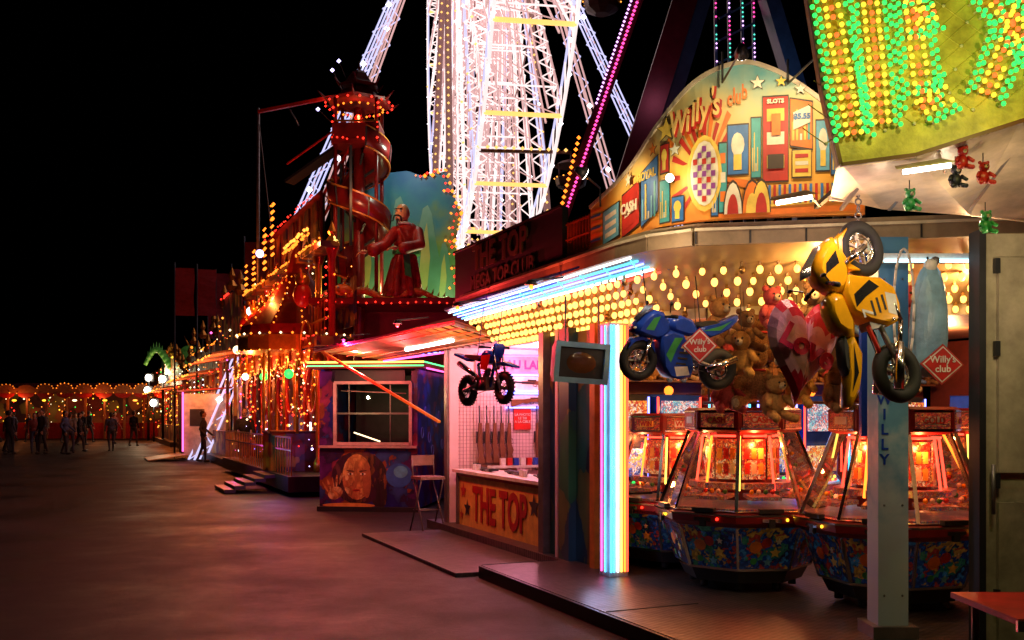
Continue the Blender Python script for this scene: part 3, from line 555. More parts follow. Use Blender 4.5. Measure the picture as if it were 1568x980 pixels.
for z,y in((1.70,8.2),(2.06,8.3)): b.tube((1.6,y,z),(3.3,y-.1,z),.014,GREY)
for x in(1.65,3.25):b.tube((x,8.2,1.70),(x,8.3,2.5),.01,GREY)
b.obj('rail',r_)
def pillow(name,outline,th,mat_fn,parent):
    n=len(outline);b=MB();rings=6
    for side in(-1,1):
        for j in range(rings):
            k0=1-j/rings;k1=1-(j+1)/rings
            for i in range(n):
                i2=(i+1)%n
                def q(i,k): x,z=outline[i];return (x*k,side*th*math.sqrt(max(0,1-k*k)),z*k)
                f=[q(i,k0),q(i2,k0),q(i2,k1),q(i,k1)]
                if j==rings-1: f=f[:3]
                cz=sum(p[2] for p in f)/len(f);cx_=sum(p[0] for p in f)/len(f)
                b.add(f,[tuple(range(len(f)))[::-side]],mat_fn(cx_,cz),True)
    return b.obj(name,parent)
SAT=paint('satin_red',(.7,.015,.05),.3,0,.15,.8,9);SATP=paint('satin_pink',(.95,.45,.6),.3,0,.12,.8,9);SATB=paint('satin_light_blue',(.25,.48,.7),.25,0,.25,1,7)
r_=root('love_heart_cushion',(1.78,6.05,1.99),rot=(0,.12,.15))
hp=[]
for i in range(40):
    a=2*math.pi*i/40;x=16*math.sin(a)**3;z=13*math.cos(a)-5*math.cos(2*a)-2*math.cos(3*a)-math.cos(4*a);hp.append((x/16*.23,(z+2)/16*.36))
pillow('cushion',hp,.10,lambda x,z:SATP if -.14<(z+.35*x)<.17 else SAT,r_)
text(r_,'cushion_lettering','Love',.19,paint('lettering_magenta',(.7,.01,.1),.5),(-.0,-.105,.02),a=(.92,0,-.38),up=(.38,0,.92),ext=.004,off=.008)
light(r_,(-.15,-.6,.66),(1,.65,.65),6,.02)  # fill point added to brighten the cushion, no lamp here
r_=root('hanging_blue_bolster',(2.68,6.3,2.2),rot=(0,.03,0))
op=[(.125*math.copysign(abs(math.cos(a))**.6,math.cos(a))*(1-.15*math.sin(a)),.36*math.sin(a)) for a in [2*math.pi*i/28 for i in range(28)]]
pillow('bolster',op,.09,lambda x,z:SATB,r_)
b=MB();b.tube((0,0,.32),(0,.05,.42),.008,DARK);b.ball((0,0,.36),.045,WHITE,8,6);b.ball((.03,0,.39),.03,GREY,8,6)
b.slab([(.05,-.105,-.15),(.19,-.105,-.28),(.05,-.105,-.41),(-.09,-.105,-.28)],(0,.008,0),o5);b.slab([(.05,-.108,-.165),(.175,-.108,-.28),(.05,-.108,-.395),(-.075,-.108,-.28)],(0,.002,0),WHITE);b.slab([(.05,-.111,-.175),(.165,-.111,-.28),(.05,-.111,-.385),(-.065,-.111,-.28)],(0,.002,0),RED)
b.obj('price_card',r_);text(r_,'card_text',"Willy's\nclub",.06,WHITE,(.05,-.115,-.28),a=(1,0,.08),ext=.001,off=.001)
r_=root('hanging_hoop');b=MB();b.path([(2.50+.05*math.sin(k)*1.3,6.25,2.28+.38*math.cos(k)) for k in [i*.3 for i in range(22)]],.008,WHITE);b.obj('hoop',r_)
r_=root('hanging_television',(.58,8.3,2.04),rot=(.08,.06,.25));b=MB()
for c_,d_ in(((0,-.02,.15),(.48,.06,.045)),((0,-.02,-.15),(.48,.06,.045)),((-.22,-.02,0),(.045,.06,.255)),((.22,-.02,0),(.045,.06,.255))): b.box(c_,d_,LBLUE)
b.box((0,-.005,0),(.40,.03,.26),DARK);b.add([(-.235,.01,-.165),(.235,.01,-.165),(.235,.01,.165),(-.235,.01,.165),(-.16,.34,-.12),(.16,.34,-.12),(.16,.34,.12),(-.16,.34,.12)],[(0,4,5,1),(1,5,6,2),(2,6,7,3),(3,7,4,0),(4,7,6,5)],LBLUE)
b.ball((0,.0,0),1,paint('tv_glass',(.12,.05,.02),.06),16,9,(.165,.035,.11))
for i in range(2): b.beam((-.15+.3*i,.0,.17),(-.15+.3*i,.1,.55),.012,DARK)
b.obj('television',r_)
# ================================================================== SHOOTING GALLERY booth
sgb=street('shooting_gallery_booth');PEG=paint('pegboard_pink',(.75,.58,.6),.5,var=.06);PL=paint('peg_line',(.4,.22,.28),.5)
b=MB()
b.box((6.2,12.7,1.3),(3.2,.06,2.6),PEG);b.box((7.2,11,1.3),(.06,3.4,2.6),PEG);b.box((5.8,9.15,1.3),(2.6,.06,2.6),PEG);b.poly([(4.5,9.1,2.52),(7.3,9.1,2.52),(7.3,12.8,2.52),(4.5,12.8,2.52)],WHITE)
for i in range(40): b.box((4.75+i*.05,12.665,1.35),(.004,.004,1.1),PL)
for i in range(22): b.box((5.7,12.664,.8+i*.05),(1.95,.004,.004),PL)
b.box((4.62,12.75,1.3),(.1,.12,2.5),GREY)
b.obj('walls',sgb)
b=MB();CN=paint('counter_banner_yellow',(.8,.54,.10),.5)
b.box((4.70,11.08,.42),(.06,2.9,.80),CN);b.box((4.85,11.08,.84),(.5,2.98,.04),WHITE);b.box((4.67,11.08,.79),(.03,2.92,.03),RED);b.box((4.66,11.08,.08),(.03,2.92,.06),DRED);b.box((4.68,9.66,.44),(.08,.06,.82),GREY);b.box((4.68,12.5,.44),(.08,.06,.82),GREY)
for s_,z,r0,m in[(10.05,.56,.15,BLACK),(9.83,.3,.09,o5),(9.83,.66,.06,o5),(12.3,.58,.12,o5),(12.15,.36,.13,BLACK),(12.36,.26,.08,o5)]:
    b.poly(star((4.66,s_,z),r0,(0,-1,0),(0,0,1)),m)
b.obj('counter',sgb)
text(sgb,'counter_lettering','THE TOP',.62,paint('counter_letter_red',(.42,.01,.01),.5),(4.662,11.1,.42),ext=.004,off=.018,sx=.68)
b=MB()
b.box((5.65,12.655,2.30),(1.35,.02,.24),paint('header_pink',(.8,.3,.45),.5));
for z0,z1 in((1.93,2.16),(1.70,1.90)): 
    b.box((5.85,12.65,(z0+z1)/2),(.8,.02,z1-z0),WHITE)
    for z in(z0,z1): b.tube((5.42,12.62,z),(6.28,12.62,z),.014,NBL)
b.tube((5.0,12.62,2.18),(6.4,12.62,2.18),.012,NPK);b.tube((5.0,12.62,2.44),(6.4,12.62,2.44),.012,NPK)
def rifle(b,c,L,a,up,st=BROWN):
    a=V(a).normalized();up=V(up);c=V(c);n=a.cross(up)
    T=lambda x,z:c+a*(x*L)+up*(z*L)
    b.tube(T(-.02,.0),T(.52,.012),.011,DARK,6);b.slab([T(-.5,-.13),T(-.5,.03),T(-.22,.03),T(-.1,.045),T(.25,.03),T(.25,-.02),T(-.08,-.03),T(-.17,-.065),T(-.24,-.04)],n*.03,st)
    b.beam(T(-.06,.05),T(.12,.05),.02,DARK);b.path([T(-.08,-.03),T(-.06,-.07),T(-.0,-.06),T(.01,-.03)],.004,DARK,5)
for t in [5.02,5.13,5.24,5.35,5.46,5.9,6.01,6.12,6.23]: rifle(b,(t,12.6,1.26),.9,(0,0,1),(-1,0,0))
rifle(b,(5.85,12.63,1.80),.7,(1,0,0.02),(0,0,1));rifle(b,(5.85,12.63,2.05),.7,(-1,0,0.02),(0,0,1))
b.box((5.68,12.64,1.55),(.26,.02,.32),RED);b.box((5.25,12.6,.92),(.65,.06,.03),DARK);b.box((6.08,12.6,.92),(.65,.06,.03),DARK)
b.obj('rifle_display',sgb)
text(sgb,'header_lettering','TIR AU LAPIN',.17,o7,(5.65,12.64,2.30),a=(1,0,0),ext=.003,off=.006);text(sgb,'notice','LA PHOTO\nLE TIR\nA LA CIBLE',.05,WHITE,(5.68,12.625,1.55),a=(1,0,0),ext=.001)
b=MB()
for s_,t in((10.2,4.85),(11.2,4.9),(12.0,4.85)): rifle(b,(t,s_,.875),.8,(.2,1,0),(-1,.2,0),DARK)
for s_ in (12.1,12.25,11.7,10.6,10.7): b.lathe([(.03,0),(.035,.08)],8,WHITE,(4.8,s_,.86))
for i in range(14): b.box((5.3+.1*i,12.45,.95),(.07,.05,.1),(WHITE,RED,BLUE)[i%3])
for i in range(8): toy(b,(6.5,12.3-.12*i,1.0),.8,cols[i%6])
b.box((6,12.45,.88),(1.8,.12,.03),WHITE);b.obj('counter_rifles_and_targets',sgb)
light(sgb,(5.6,11.9,2.4),(1,.34,.48),75);light(sgb,(5.2,10.6,2.35),(1,.45,.4),35);light(sgb,(3.85,11.2,2.2),(1,.62,.2),28,.03)  # last point is a fill added in front to brighten the counter
aw=street('canvas_awning');b=MB();CAN=paint('awning_canvas',(.5,.22,.10),.7,0,.3,.5,5);STRUT=paint('yellow_strut',(.8,.5,.05),.4)
b.slab([(3.95,10.7,2.68),(4.6,10.7,2.5),(4.6,15.6,2.5),(3.35,15.6,2.62)],(0,0,.02),CAN)
for i in range(20): b.beam((3.92-.029*i,10.9+i*.245,2.665),(4.6,10.9+i*.245,2.485),.015,DO)
for k in range(5): b.beam((3.95+.14*k,10.7,2.66-.04*k),(3.38+.26*k,15.6,2.60-.025*k),.015,ORANGE)
b.slab([(4.5,10.8,2.75),(4.6,10.8,2.75),(4.6,15.6,2.75),(4.5,15.6,2.75)],(0,0,.15),DARK)
b.beam((3.45,15.4,2.6),(4.5,12.8,1.5),.035,STRUT);b.beam((3.95,10.75,2.66),(4.6,10.75,2.5),.04,CREAM)
b.obj('awning',aw)
b=MB();b.tube((4.25,11.6,2.54),(4.15,13.2,2.52),.03,TUBE);b.tube((4.5,13.5,2.46),(4.4,15.2,2.46),.015,NPK);b.obj('tubes',aw)
light(aw,(3.9,12.8,2.4),(1,.10,.14),30,.03);light(aw,(3.9,14.6,2.35),(1,.10,.10),26,.03)
st=root('folding_bar_stool',(-1.15,13.4,0),.5);b=MB()
b.box((0,0,.74),(.36,.34,.04),paint('stool_seat',(.3,.2,.15),.5))
for e in(-1,1):
    b.tube((e*.16,-.15,.72),(e*.18,.2,0),.012,GREY);b.tube((e*.14,.15,.72),(e*.16,-.22,0),.012,GREY)
    b.tube((e*.16,.15,.74),(e*.16,.18,1.0),.012,GREY)
b.box((0,.18,.97),(.34,.02,.14),paint('stool_seat',(.3,.2,.15),.5));b.tube((-.17,-.07,.3),(.17,-.07,.3),.01,GREY);b.tube((-.17,.1,.3),(.17,.1,.3),.01,GREY);b.obj('stool',st)
# ================================================================== KIOSK with painted face
kx=root('ticket_kiosk',(-3.2,16.3,0),-.127);b=MB();W_=1.66;D_=2.8
KP=art('kiosk_mural',[(.12,.02,.2),(.02,.02,.24),(.3,.04,.12),(.05,.02,.1),(.04,.08,.34),(.35,.1,.04)],3.5,.0,.35,(1,1,1),.6)
KS=art('kiosk_side',[(.02,.05,.35),(.03,.15,.5),(.02,.02,.15),(.3,.03,.12)],4,0,.35)
WF=paint('window_frame_pink',(.5,.30,.32),.4)
b.box((W_/2,.03,.58),(W_,.06,1.0),KP);b.box((.13,.03,1.7),(.26,.06,1.24),KP);b.box((W_-.05,.03,1.7),(.10,.06,1.24),KP);b.box((W_/2,.03,2.24),(W_-.36-.06,.06,.2),DARK)
b.box((W_-.03,D_/2+.04,1.2),(.06,D_-.06,2.3),KS);b.box((.03,D_/2+.04,1.2),(.06,D_-.06,2.3),KS);b.box((W_/2,D_,1.2),(W_-.13,.06,2.3),DARK);b.box((W_/2,D_/2,2.4),(W_+.3,D_+.4,.08),DRED)
b.box((W_/2,-.02,1.07),(W_,.1,.04),WF);b.box((W_/2,.0,.04),(W_+.06,.12,.08),DARK)
for x in(.27,1.55): b.box((x,-.02,1.6),(.05,.05,1.06),WF)
for z in(1.12,2.13): b.box((.91,-.02,z),(1.3,.05,.05),WF)
b.box((.91,-.0,1.62),(1.24,.03,.03),GREY);b.box((.5,.02,1.6),(.02,.02,1.0),GREY);b.box((1.2,.02,1.6),(.02,.02,1.0),GREY);b.box((.9,1.5,1.2),(1.4,.1,2.2),DARK)
b.beam((.5,.3,1.3),(.95,.3,1.15),.02,WW);b.box((.9,.5,1.05),(1.3,.6,.04),BROWN);b.tube((.35,.08,2.0),(1.45,.08,1.95),.01,WF)
b.obj('body',kx);g=MB();g.poly([(.27,.01,1.12),(1.55,.01,1.12),(1.55,.01,2.13),(.27,.01,2.13)],GLASS);g.obj('window_glass',kx)
SK=art('mural_skin',[(.85,.5,.16),(.7,.33,.1),(.9,.65,.28),(.55,.2,.07)],7,0,.5,(1,1,.6),.5);SK2=paint('mural_skin_shade',(.35,.13,.05),.5);HR=art('mural_hair',[(.03,.015,.02),(.12,.04,.05),(.05,.01,.04),(.2,.08,.03)],6,0,.5,(1,1,.3),.6)
b=MB()
def ell(cx,cz,rx,rz,y,m,rot=0,n=20): b.poly([(cx+math.cos(a)*rx*math.cos(rot)-math.sin(a)*rz*math.sin(rot),y,cz+math.cos(a)*rx*math.sin(rot)+math.sin(a)*rz*math.cos(rot)) for a in [2*math.pi*i/n for i in range(n)]],m)
ell(.68,.56,.48,.44,-.003,HR);ell(.64,.57,.25,.38,-.006,SK);ell(.81,.5,.07,.28,-.0075,SK2);ell(.98,.4,.16,.36,-.0065,HR,.2)
for x in(.53,.74): ell(x,.62,.05,.018,-.009,o3);ell(x,.62,.02,.018,-.011,o9);ell(x,.67,.07,.010,-.009,o9,.1 if x>.6 else -.1)
ell(.62,.5,.022,.09,-.009,SK2);ell(.63,.35,.065,.022,-.009,o5);ell(.63,.35,.06,.005,-.011,o9)
ell(.27,.30,.13,.10,-.006,SK,.5)
for k in range(5): ell(.10+.065*k,.40+.035*k,.018,.10,-.0085+.0005*k,SK,.55-.2*k)
ell(.5,.10,.45,.04,-.006,paint('mural_flame',(.7,.35,.08),.5));ell(1.35,.6,.22,.2,-.004,paint('mural_blue',(.03,.12,.5),.5));ell(1.38,.66,.12,.1,-.007,paint('mural_cyan',(.1,.4,.7),.5))
b.obj('mural_portrait',kx)
b=MB()
for i in range(9): b.torus((W_+.004,.35+.28*i,1.3+.35*math.sin(i*1.7)),(1,0,0),.09,.008,LBLUE,16,4)
b.obj('side_swirls',kx)
b=MB()
b.tube((-.15,-.2,2.46),(W_+.15,-.2,2.46),.018,NYL);b.tube((-.15,-.2,2.40),(W_+.15,-.2,2.40),.012,NGR);b.tube((W_+.16,-.2,2.46),(W_+.16,D_,2.46),.012,NGR);b.tube((W_+.18,-.1,2.36),(W_+.18,D_,2.36),.014,NPK)
b.tube((.9,1.0,2.55),(2.0,1.6,2.75),.02,NPK);b.tube((.8,.8,2.6),(1.8,1.2,2.7),.012,NBL)
b.obj('roof_neon',kx)
light(kx,(.9,-1.0,2.55),(1,.35,.25),20,.03);light(kx,(.6,-.8,1.9),(1,.7,.3),20,.03);light(kx,(2.4,.2,2.2),(.75,.1,.8),18,.03);light(kx,(-.6,-.4,2.2),(1,.05,.45),14,.03)  # fill points added to brighten the mural and spread magenta around the kiosk
# ================================================================== FUN HOUSE
def bulbs(p,q,step,m,r=.03,jit=.02,drop=.12):
    p=V(p);q=V(q);n=max(1,int((q-p).length/step))
    for i in range(n+1):
        if R.random()>drop: b.octa(p+(q-p)*(i/n)+V((R.uniform(-jit,jit),R.uniform(-jit,jit),R.uniform(-jit,jit))),r*R.uniform(.6,1.15),m)
fh=street('fun_house_facade')
b=MB();FM=art('funhouse_panels',[(.28,.015,.01),(.4,.08,.012),(.09,.01,.01),(.45,.16,.02),(.05,.02,.05),(.16,.01,.02)],3.5,.07,.4)
b.box((7.2,25.7,1.7),(4.6,6.4,3.0),DRED);b.box((6.8,25.7,4.3),(3.8,6.2,2.3),DARK);b.box((4.4,23.9,.25),(1.6,9.8,.3),DARK)
for i,s_ in enumerate([19.2+i*1.2 for i in range(9)]):
    b.lathe([(.11,0),(.11,.2),(.06,.3),(.07,2.2),(.13,2.4),(.07,2.5),(.07,4.3),(.14,4.5),(.14,4.6)],8,GOLDP if i%2 else RED,(4.5,s_,.4),0,True,True);b.box((5.0,s_+.6,3.9),(.05,1.0,1.0),FM)
    b.torus((4.5,s_+.6,2.15),(1,0,0),.52,.05,RED,14,6);b.lathe([(.10,0),(.16,.1),(.05,.25),(.09,.32),(.0,.55)],8,GOLDP,(4.5,s_,4.9))
    b.box((5.1,s_+.6,1.4),(.06,1.1,1.9),FM)
    b.slab([(4.12,s_+.6+math.cos(q*math.pi/8)*.58,3.0-math.sin(q*math.pi/8)*.36) for q in range(9)],(.03,0,0),RED if i%2 else GOLDP)
    b.torus((4.1,s_+.6,3.0),(1,0,0),.5,.025,GOLDP,18,5)
b.box((4.4,24,3.05),(.5,10,.18),FM);b.box((4.4,24,4.95),(.35,10,.12),FM)
for z in(3.5,3.9): b.beam((4.35,19.1,z),(4.35,29,z),.03,GOLDP)
for z in(.9,1.15): b.beam((3.7,19.2,z),(3.7,28.8,z),.03,GREY)
for i in range(34): b.beam((3.7,19.2+i*.29,.4),(3.7,19.2+i*.29,1.15),.02,GOLDP);b.beam((4.35,19.2+i*.29,3.2),(4.35,19.2+i*.29,3.9),.02,GOLDP)
for i in range(5): b.box((3.5-.2*i,21.2,.33-.07*i),(.22,1.6,.07),DARK)
b.box((4.85,25.2,5.9),(.06,7,1.4),DRED)
for i in range(8): b.box((4.80,22.2+i*.9,5.9),(.03,.6,1.0),FM)
b.lathe([(.75,.4),(.75,1.2),(.78,1.25)],12,FM,(4.3,21.6,0));b.lathe([(1.25,3.25),(1.2,3.5),(.7,4.0),(.25,4.7),(.06,5.4),(.0,5.9)],14,DRED,(4.3,21.6,0),0,True,False);b.lathe([(1.28,2.95),(1.28,3.27)],14,GOLDP,(4.3,21.6,0))
for k in range(7): an=k*.9;b.tube((4.3+.75*math.cos(an),21.6+.75*math.sin(an),1.2),(4.3+.75*math.cos(an),21.6+.75*math.sin(an),3.0),.035,GOLDP,6)
for i in range(12):
    s_=19.3+i*.8;z=7.0-.16*i;b.beam((4.9,s_,5),(4.9,s_,z),.05,DARK)
    if i<11: b.beam((4.9,s_,z),(4.9,s_+.8,z-.16),.05,RED);b.beam((4.9,s_,z-.5),(4.9,s_+.8,z-.66),.04,DRED);b.beam((4.9,s_,z-.5),(4.9,s_+.8,z-.16),.025,DRED);b.beam((4.9,s_+.4,z-.5),(4.9,s_+.4,z-.1),.02,DRED)
for i in range(6):
    s_=20.1+i*1.5;b.ball((4.1,s_,4.35),.16,GOLDP,8,6);b.ball((4.1,s_,4.05),.2,RED,8,6,(1,1,1.3));b.tube((4.1,s_,4.3),(4.0,s_-.3,4.55),.05,ORANGE,6,.02);b.tube((4.1,s_,4.3),(4.0,s_+.3,4.5),.05,ORANGE,6,.02)
b.obj('structure',fh)
b=MB()
for i,s_ in enumerate([19.2+i*1.2 for i in range(9)]):
    if i%2==0: bulbs((4.38,s_-.05,.9),(4.38,s_-.05,4.7),.17,AMBER if i%4 else REDB,.03)
    for q in range(9): b.octa((4.06,s_+.6+math.cos(q*math.pi/8)*.58,3.0-math.sin(q*math.pi/8)*.36),.025,AMBERF)
bulbs((4.14,19,3.18),(4.14,29,3.18),.2,REDB);bulbs((4.2,19,5.03),(4.2,29,5.03),.18,AMBER,.032);bulbs((4.75,22,6.6),(4.75,28.7,6.6),.24,REDB)
for s_,z0,z1 in((25.3,5.3,6.3),(24.2,5.5,6.7),(27.0,5.1,6.0),(28.4,5.1,5.8)): 
    for o in(-.12,0,.12): bulbs((4.2,s_+o,z0),(4.2,s_+o,z1),.15,AMBER,.045,.01,.0)
bulbs((4.15,19.8,5.25),(4.15,22.4,5.25),.14,AMBER,.045);bulbs((4.15,19.8,5.37),(4.15,22.4,5.37),.14,AMBERF,.04)
for k in range(34): an=k*math.pi/17;b.octa((4.3+1.3*math.cos(an),21.6+1.3*math.sin(an),3.3),.03,WW if k%2 else AMBER);b.octa((4.3+1.3*math.cos(an),21.6+1.3*math.sin(an),2.95),.022,AMBERF)
for k in range(5):
    an=2.6+k*.5
    for j in range(9): f=j/9;b.octa((4.3+(1.2-1.0*f)*math.cos(an),21.6+(1.2-1.0*f)*math.sin(an),3.52+1.2*f),.022,AMBER)
for i in range(520):
    z=.4+R.random()*4.6;b.octa((3.95+R.random()*1.0,19+R.random()*10,z),.010+.024*R.random()**2,R.choice([AMBERF,AMBER,REDB,REDB,AMBER,WW,WW] if z>1.3 else [NWH,SPV,NPK,WW,NBL,REDB]))
for i in range(9): b.tube((4.6,19.4+1.05*i,.7+.3*R.random()),(4.6,19.5+1.05*i+R.random()*.7,1.0+R.random()*.6),.02,(NBL,NPK,NWH,glow('neon_violet',(.45,.15,1),3))[i%4])
b.ball((3.9,20.5,2.45),.1,GRB,8,6);b.ball((3.9,23.6,2.5),.1,GRB,8,6);b.ball((3.9,26.5,2.6),.09,NWH,8,6);b.ball((4.0,24.8,5.6),.1,SPV,8,6);b.ball((3.9,28,3.4),.12,WW,8,6);b.ball((4,26.2,4.3),.12,NWH,8,6)
b.obj('lights',fh)
for t,s_,z,c,W2 in((3.5,19.6,2.5,(1,.12,.03),70),(3.5,23,2.6,(1,.2,.04),95),(3.4,27,2.8,(1,.22,.05),95),(3.6,21.5,4.2,(1,.28,.05),65),(3.6,25.5,4.4,(1,.22,.04),75),(3.6,26.5,6.0,(1,.16,.03),55),(4.3,21.6,2.7,(1,.6,.25),45),(2.9,20.6,.9,(.1,1,.4),7),(3.3,19.2,.8,(.35,.2,1),16),(3.2,23.5,.9,(1,.1,.6),14)): light(fh,(t,s_,z),c,W2,.04)
bd=root('painted_mountain_backdrop')
BM=vgrad('mountain_painting',[(0,(.03,.14,.05)),(.3,(.05,.28,.08)),(.5,(.2,.33,.1)),(.7,(.05,.25,.35)),(1,(.02,.12,.35))],3.9,7,.4,1.6)
b=MB();pr=[(-3.95,3.95),(-1.2,3.95),(-1.12,4.8),(-1.25,5.4),(-1.12,6.0),(-1.3,6.5),(-1.45,6.95),(-1.9,6.82),(-2.3,6.95),(-2.8,6.9),(-3.3,7.0),(-3.95,6.85)]
b.slab([(x,21.5,z) for x,z in pr],(0,.08,0),BM);b.box((-2.5,22.7,2.0),(3.0,2.2,3.95),DRED)
MT=vgrad('painted_peak',[(0,(.05,.2,.08)),(.5,(.08,.3,.2)),(1,(.25,.45,.4))],4.2,6.4,.3,3);MT2=vgrad('painted_peak_light',[(0,(.2,.35,.08)),(.6,(.45,.45,.15)),(1,(.5,.55,.4))],4.2,6.4,.35,4)
for x,z,w_,h in((-1.9,4.3,.35,1.9),(-2.5,4.2,.35,2.2),(-3.2,4.2,.4,1.8),(-1.5,4.1,.22,1.3),(-2.9,4.1,.25,1.3)):
    y0=21.49-.01*abs(x+2.5)
    b.poly([(x-w_,y0,z),(x+w_,y0,z),(x+w_*.85,y0,z+h*.4),(x+w_*.6,y0,z+h*.65),(x+w_*.4,y0,z+h*.9),(x+w_*.15,y0,z+h),(x-w_*.15,y0,z+h*.96),(x-w_*.4,y0,z+h*.75),(x-w_*.8,y0,z+h*.5)],MT);b.poly([(x-w_*.6,y0-.005,z),(x+w_*.1,y0-.005,z),(x+w_*.3,y0-.005,z+h*.4),(x+w_*.1,y0-.005,z+h*.8),(x-w_*.2,y0-.005,z+h*.6),(x-w_*.35,y0-.005,z+h*.3)],MT2)
for i,(p,q) in enumerate(zip(pr[1:],pr[2:])):
    if i<6: bulbs((p[0],21.42,p[1]),(q[0],21.42,q[1]),.12,AMBER,.045);bulbs((p[0]-.1,21.42,p[1]),(q[0]-.1,21.42,q[1]),.15,REDB,.035);bulbs((p[0]-.2,21.42,p[1]),(q[0]-.2,21.42,q[1]),.3,AMBER,.03)
b.box((-2.4,20.6,3.9),(3.4,1.7,.12),DRED);bulbs((-3.9,19.73,3.86),(-.8,19.73,3.86),.16,REDB,.025);b.obj('backdrop',bd);light(bd,(-1.45,20.6,4.2),(.8,1,.5),30,.04);light(bd,(-2.9,20.9,4.2),(1,.7,.3),16,.04);light(bd,(-2.2,20.3,7.2),(.7,1,.8),38,.04)
sw=root('spiral_slide_tower',(-3.2,20.5,0));b=MB()
b.tube((0,0,0),(0,0,8.0),.12,DRED,12)
SL=paint('slide_red',(.18,.008,.008),.3);SE=paint('slide_edge_gold',(.65,.2,.03),.35);n=90
vs=[];fs=[];prf=[(.14,.34),(.16,.02),(.38,-.05),(.60,.02),(.64,.36),(.68,.36),(.64,-.02),(.38,-.10),(.12,-.04)]
for i in range(n+1):
    a=-1.2+i/n*2*math.pi*1.9;z=7.1-i/n*2.7
    for r0,dz in prf: vs.append((math.cos(a)*r0,math.sin(a)*r0,z+dz))
m_=len(prf)
for i in range(n):
    for j in range(m_): fs.append((i*m_+j,i*m_+(j+1)%m_,(i+1)*m_+(j+1)%m_,(i+1)*m_+j))
b.add(vs,fs,SL,True)
for i in range(n): b.beam(V(vs[i*m_+4])+V((0,0,.02)),V(vs[(i+1)*m_+4])+V((0,0,.02)),.045,SE);b.beam(V(vs[i*m_+6])+V((0,0,-.01)),V(vs[(i+1)*m_+6])+V((0,0,-.01)),.03,SE)
for i in range(0,n,8): p=V(vs[i*m_+2]);b.beam((0,0,p.z-.3),p-V((0,0,.06)),.04,DARK);b.beam(V(vs[i*m_+5]),V(vs[i*m_+6]),.03,DARK)
b.box((0,0,7.2),(1.0,1.0,.1),DRED);b.box((0,0,7.4),(.96,.96,.35),DRED)
for x in(-.42,.42):
    for y in(-.42,.42): b.tube((x,y,4),(x,y,8.15),.04,DRED,8)
for x,y,x2,y2 in((-.45,-.45,.45,-.45),(-.45,.45,.45,.45),(-.45,-.45,-.45,.45),(.45,-.45,.45,.45)): b.beam((x,y,7.62),(x2,y2,7.62),.035,GOLDP)
for z0,k in((8.08,1),(8.42,.6)):
    b.lathe([(.74*k,.05),(.68*k,0),(.5*k,.12),(.3*k,.30),(.2*k,.36)],6,DRED,(0,0,z0),math.pi/6)
    for i in range(6): a=math.pi/6+i*math.pi/3;b.tube((math.cos(a)*.7*k,math.sin(a)*.7*k,z0),(math.cos(a)*.9*k,math.sin(a)*.9*k,z0+.16),.03,DRED,6,.01)
b.tube((0,0,8.7),(0,0,9.0),.05,DRED,8,.01)
b.beam((-.4,0,7.2),(-1.6,.6,6.6),.3,DARK,.06);b.beam((-.4,-.2,7.55),(-1.6,.4,6.95),.03,RED)
b.obj('tower',sw)
b=MB()
for z0,r0,m in((8.06,.7,REDB),(7.98,.5,AMBER)):
    for i in range(18): a=i*math.pi/9;b.octa((math.cos(a)*r0,math.sin(a)*r0,z0),.028,m)
for x in(-.46,.46): bulbs((x,-.46,7.2),(x,-.46,8.0),.12,REDB,.03)
bulbs((-.46,-.52,7.25),(.46,-.52,7.25),.1,REDB,.03)
for p in((-.3,-.7,8.75),(-.45,-.6,8.6),(-.8,-.3,7.9)): b.octa(p,.045,SPV);b.tube(p,(p[0]*.6,p[1]*.6,p[2]-.3),.008,DARK,4)
b.obj('lights',sw);light(sw,(.0,-.1,7.85),(1,.2,.06),34,.04);light(sw,(.2,-1.3,6.0),(1,.35,.12),20,.04);light(sw,(-.8,-1.1,5.0),(1,.3,.1),14,.04)
mk=root('monk_statue',(-2.18,20.1,3.965),.0,scale=1.0);SKN=paint('statue_skin',(.75,.36,.16),.4);ROBE=paint('statue_robe_red',(.42,.018,.01),.45,0,.45,1,7)
blob(mk,'robe',[('c',(0,0,.1),(.0,0,.95),.28,.23),('e',(.02,-.02,1.2),(.28,.20,.30)),('c',(-.06,-.05,1.40),(.1,-.02,1.42),.14,.15),('c',(-.2,-.1,1.38),(-.38,-.28,1.08),.11,.12),('c',(-.38,-.28,1.08),(-.60,-.42,.94),.10,.14),('c',(.26,-.04,1.38),(.32,-.25,1.08),.11,.11),('c',(.32,-.25,1.08),(.02,-.42,.98),.10,.13),('e',(-.12,-.05,.12),(.3,.28,.14)),('c',(-.15,-.02,.75),(-.3,-.08,.08),.16,.19),('c',(.05,-.24,.85),(.14,-.28,.1),.045,.08),('c',(-.1,-.22,.85),(-.16,-.32,.1),.045,.08),('c',(.2,-.12,.85),(.3,-.14,.1),.045,.08),('c',(-.1,-.2,1.4),(.08,-.22,1.05),.035,.04)],ROBE,.022,1)
blob(mk,'head',[('e',(-.06,-.06,1.76),(.15,.165,.19)),('c',(0,0,1.45),(-.03,-.03,1.62),.075,.075),('e',(-.17,-.15,1.73),(.035,.04,.05)),('e',(.06,.0,1.74),(.03,.03,.05)),('e',(-.12,-.13,1.64),(.09,.08,.06)),('e',(-.12,-.17,1.81),(.09,.04,.02))],SKN,.016)
b=MB()
for e in((-.17,-.195,1.775),(-.08,-.22,1.775)): b.ball(e,.02,WHITE,8,6);b.ball((e[0]-.006,e[1]-.014,e[2]),.011,BLACK,6,4);b.tube((e[0]-.04,e[1]-.01,e[2]+.04),(e[0]+.03,e[1]-.01,e[2]+.045),.010,BLACK,5)
for d in(-1,1): b.path([(-.15,-.215,1.69),(-.15+d*.06,-.225+.02*d,1.67),(-.15+d*.09,-.2,1.57)],.016,BLACK,6)
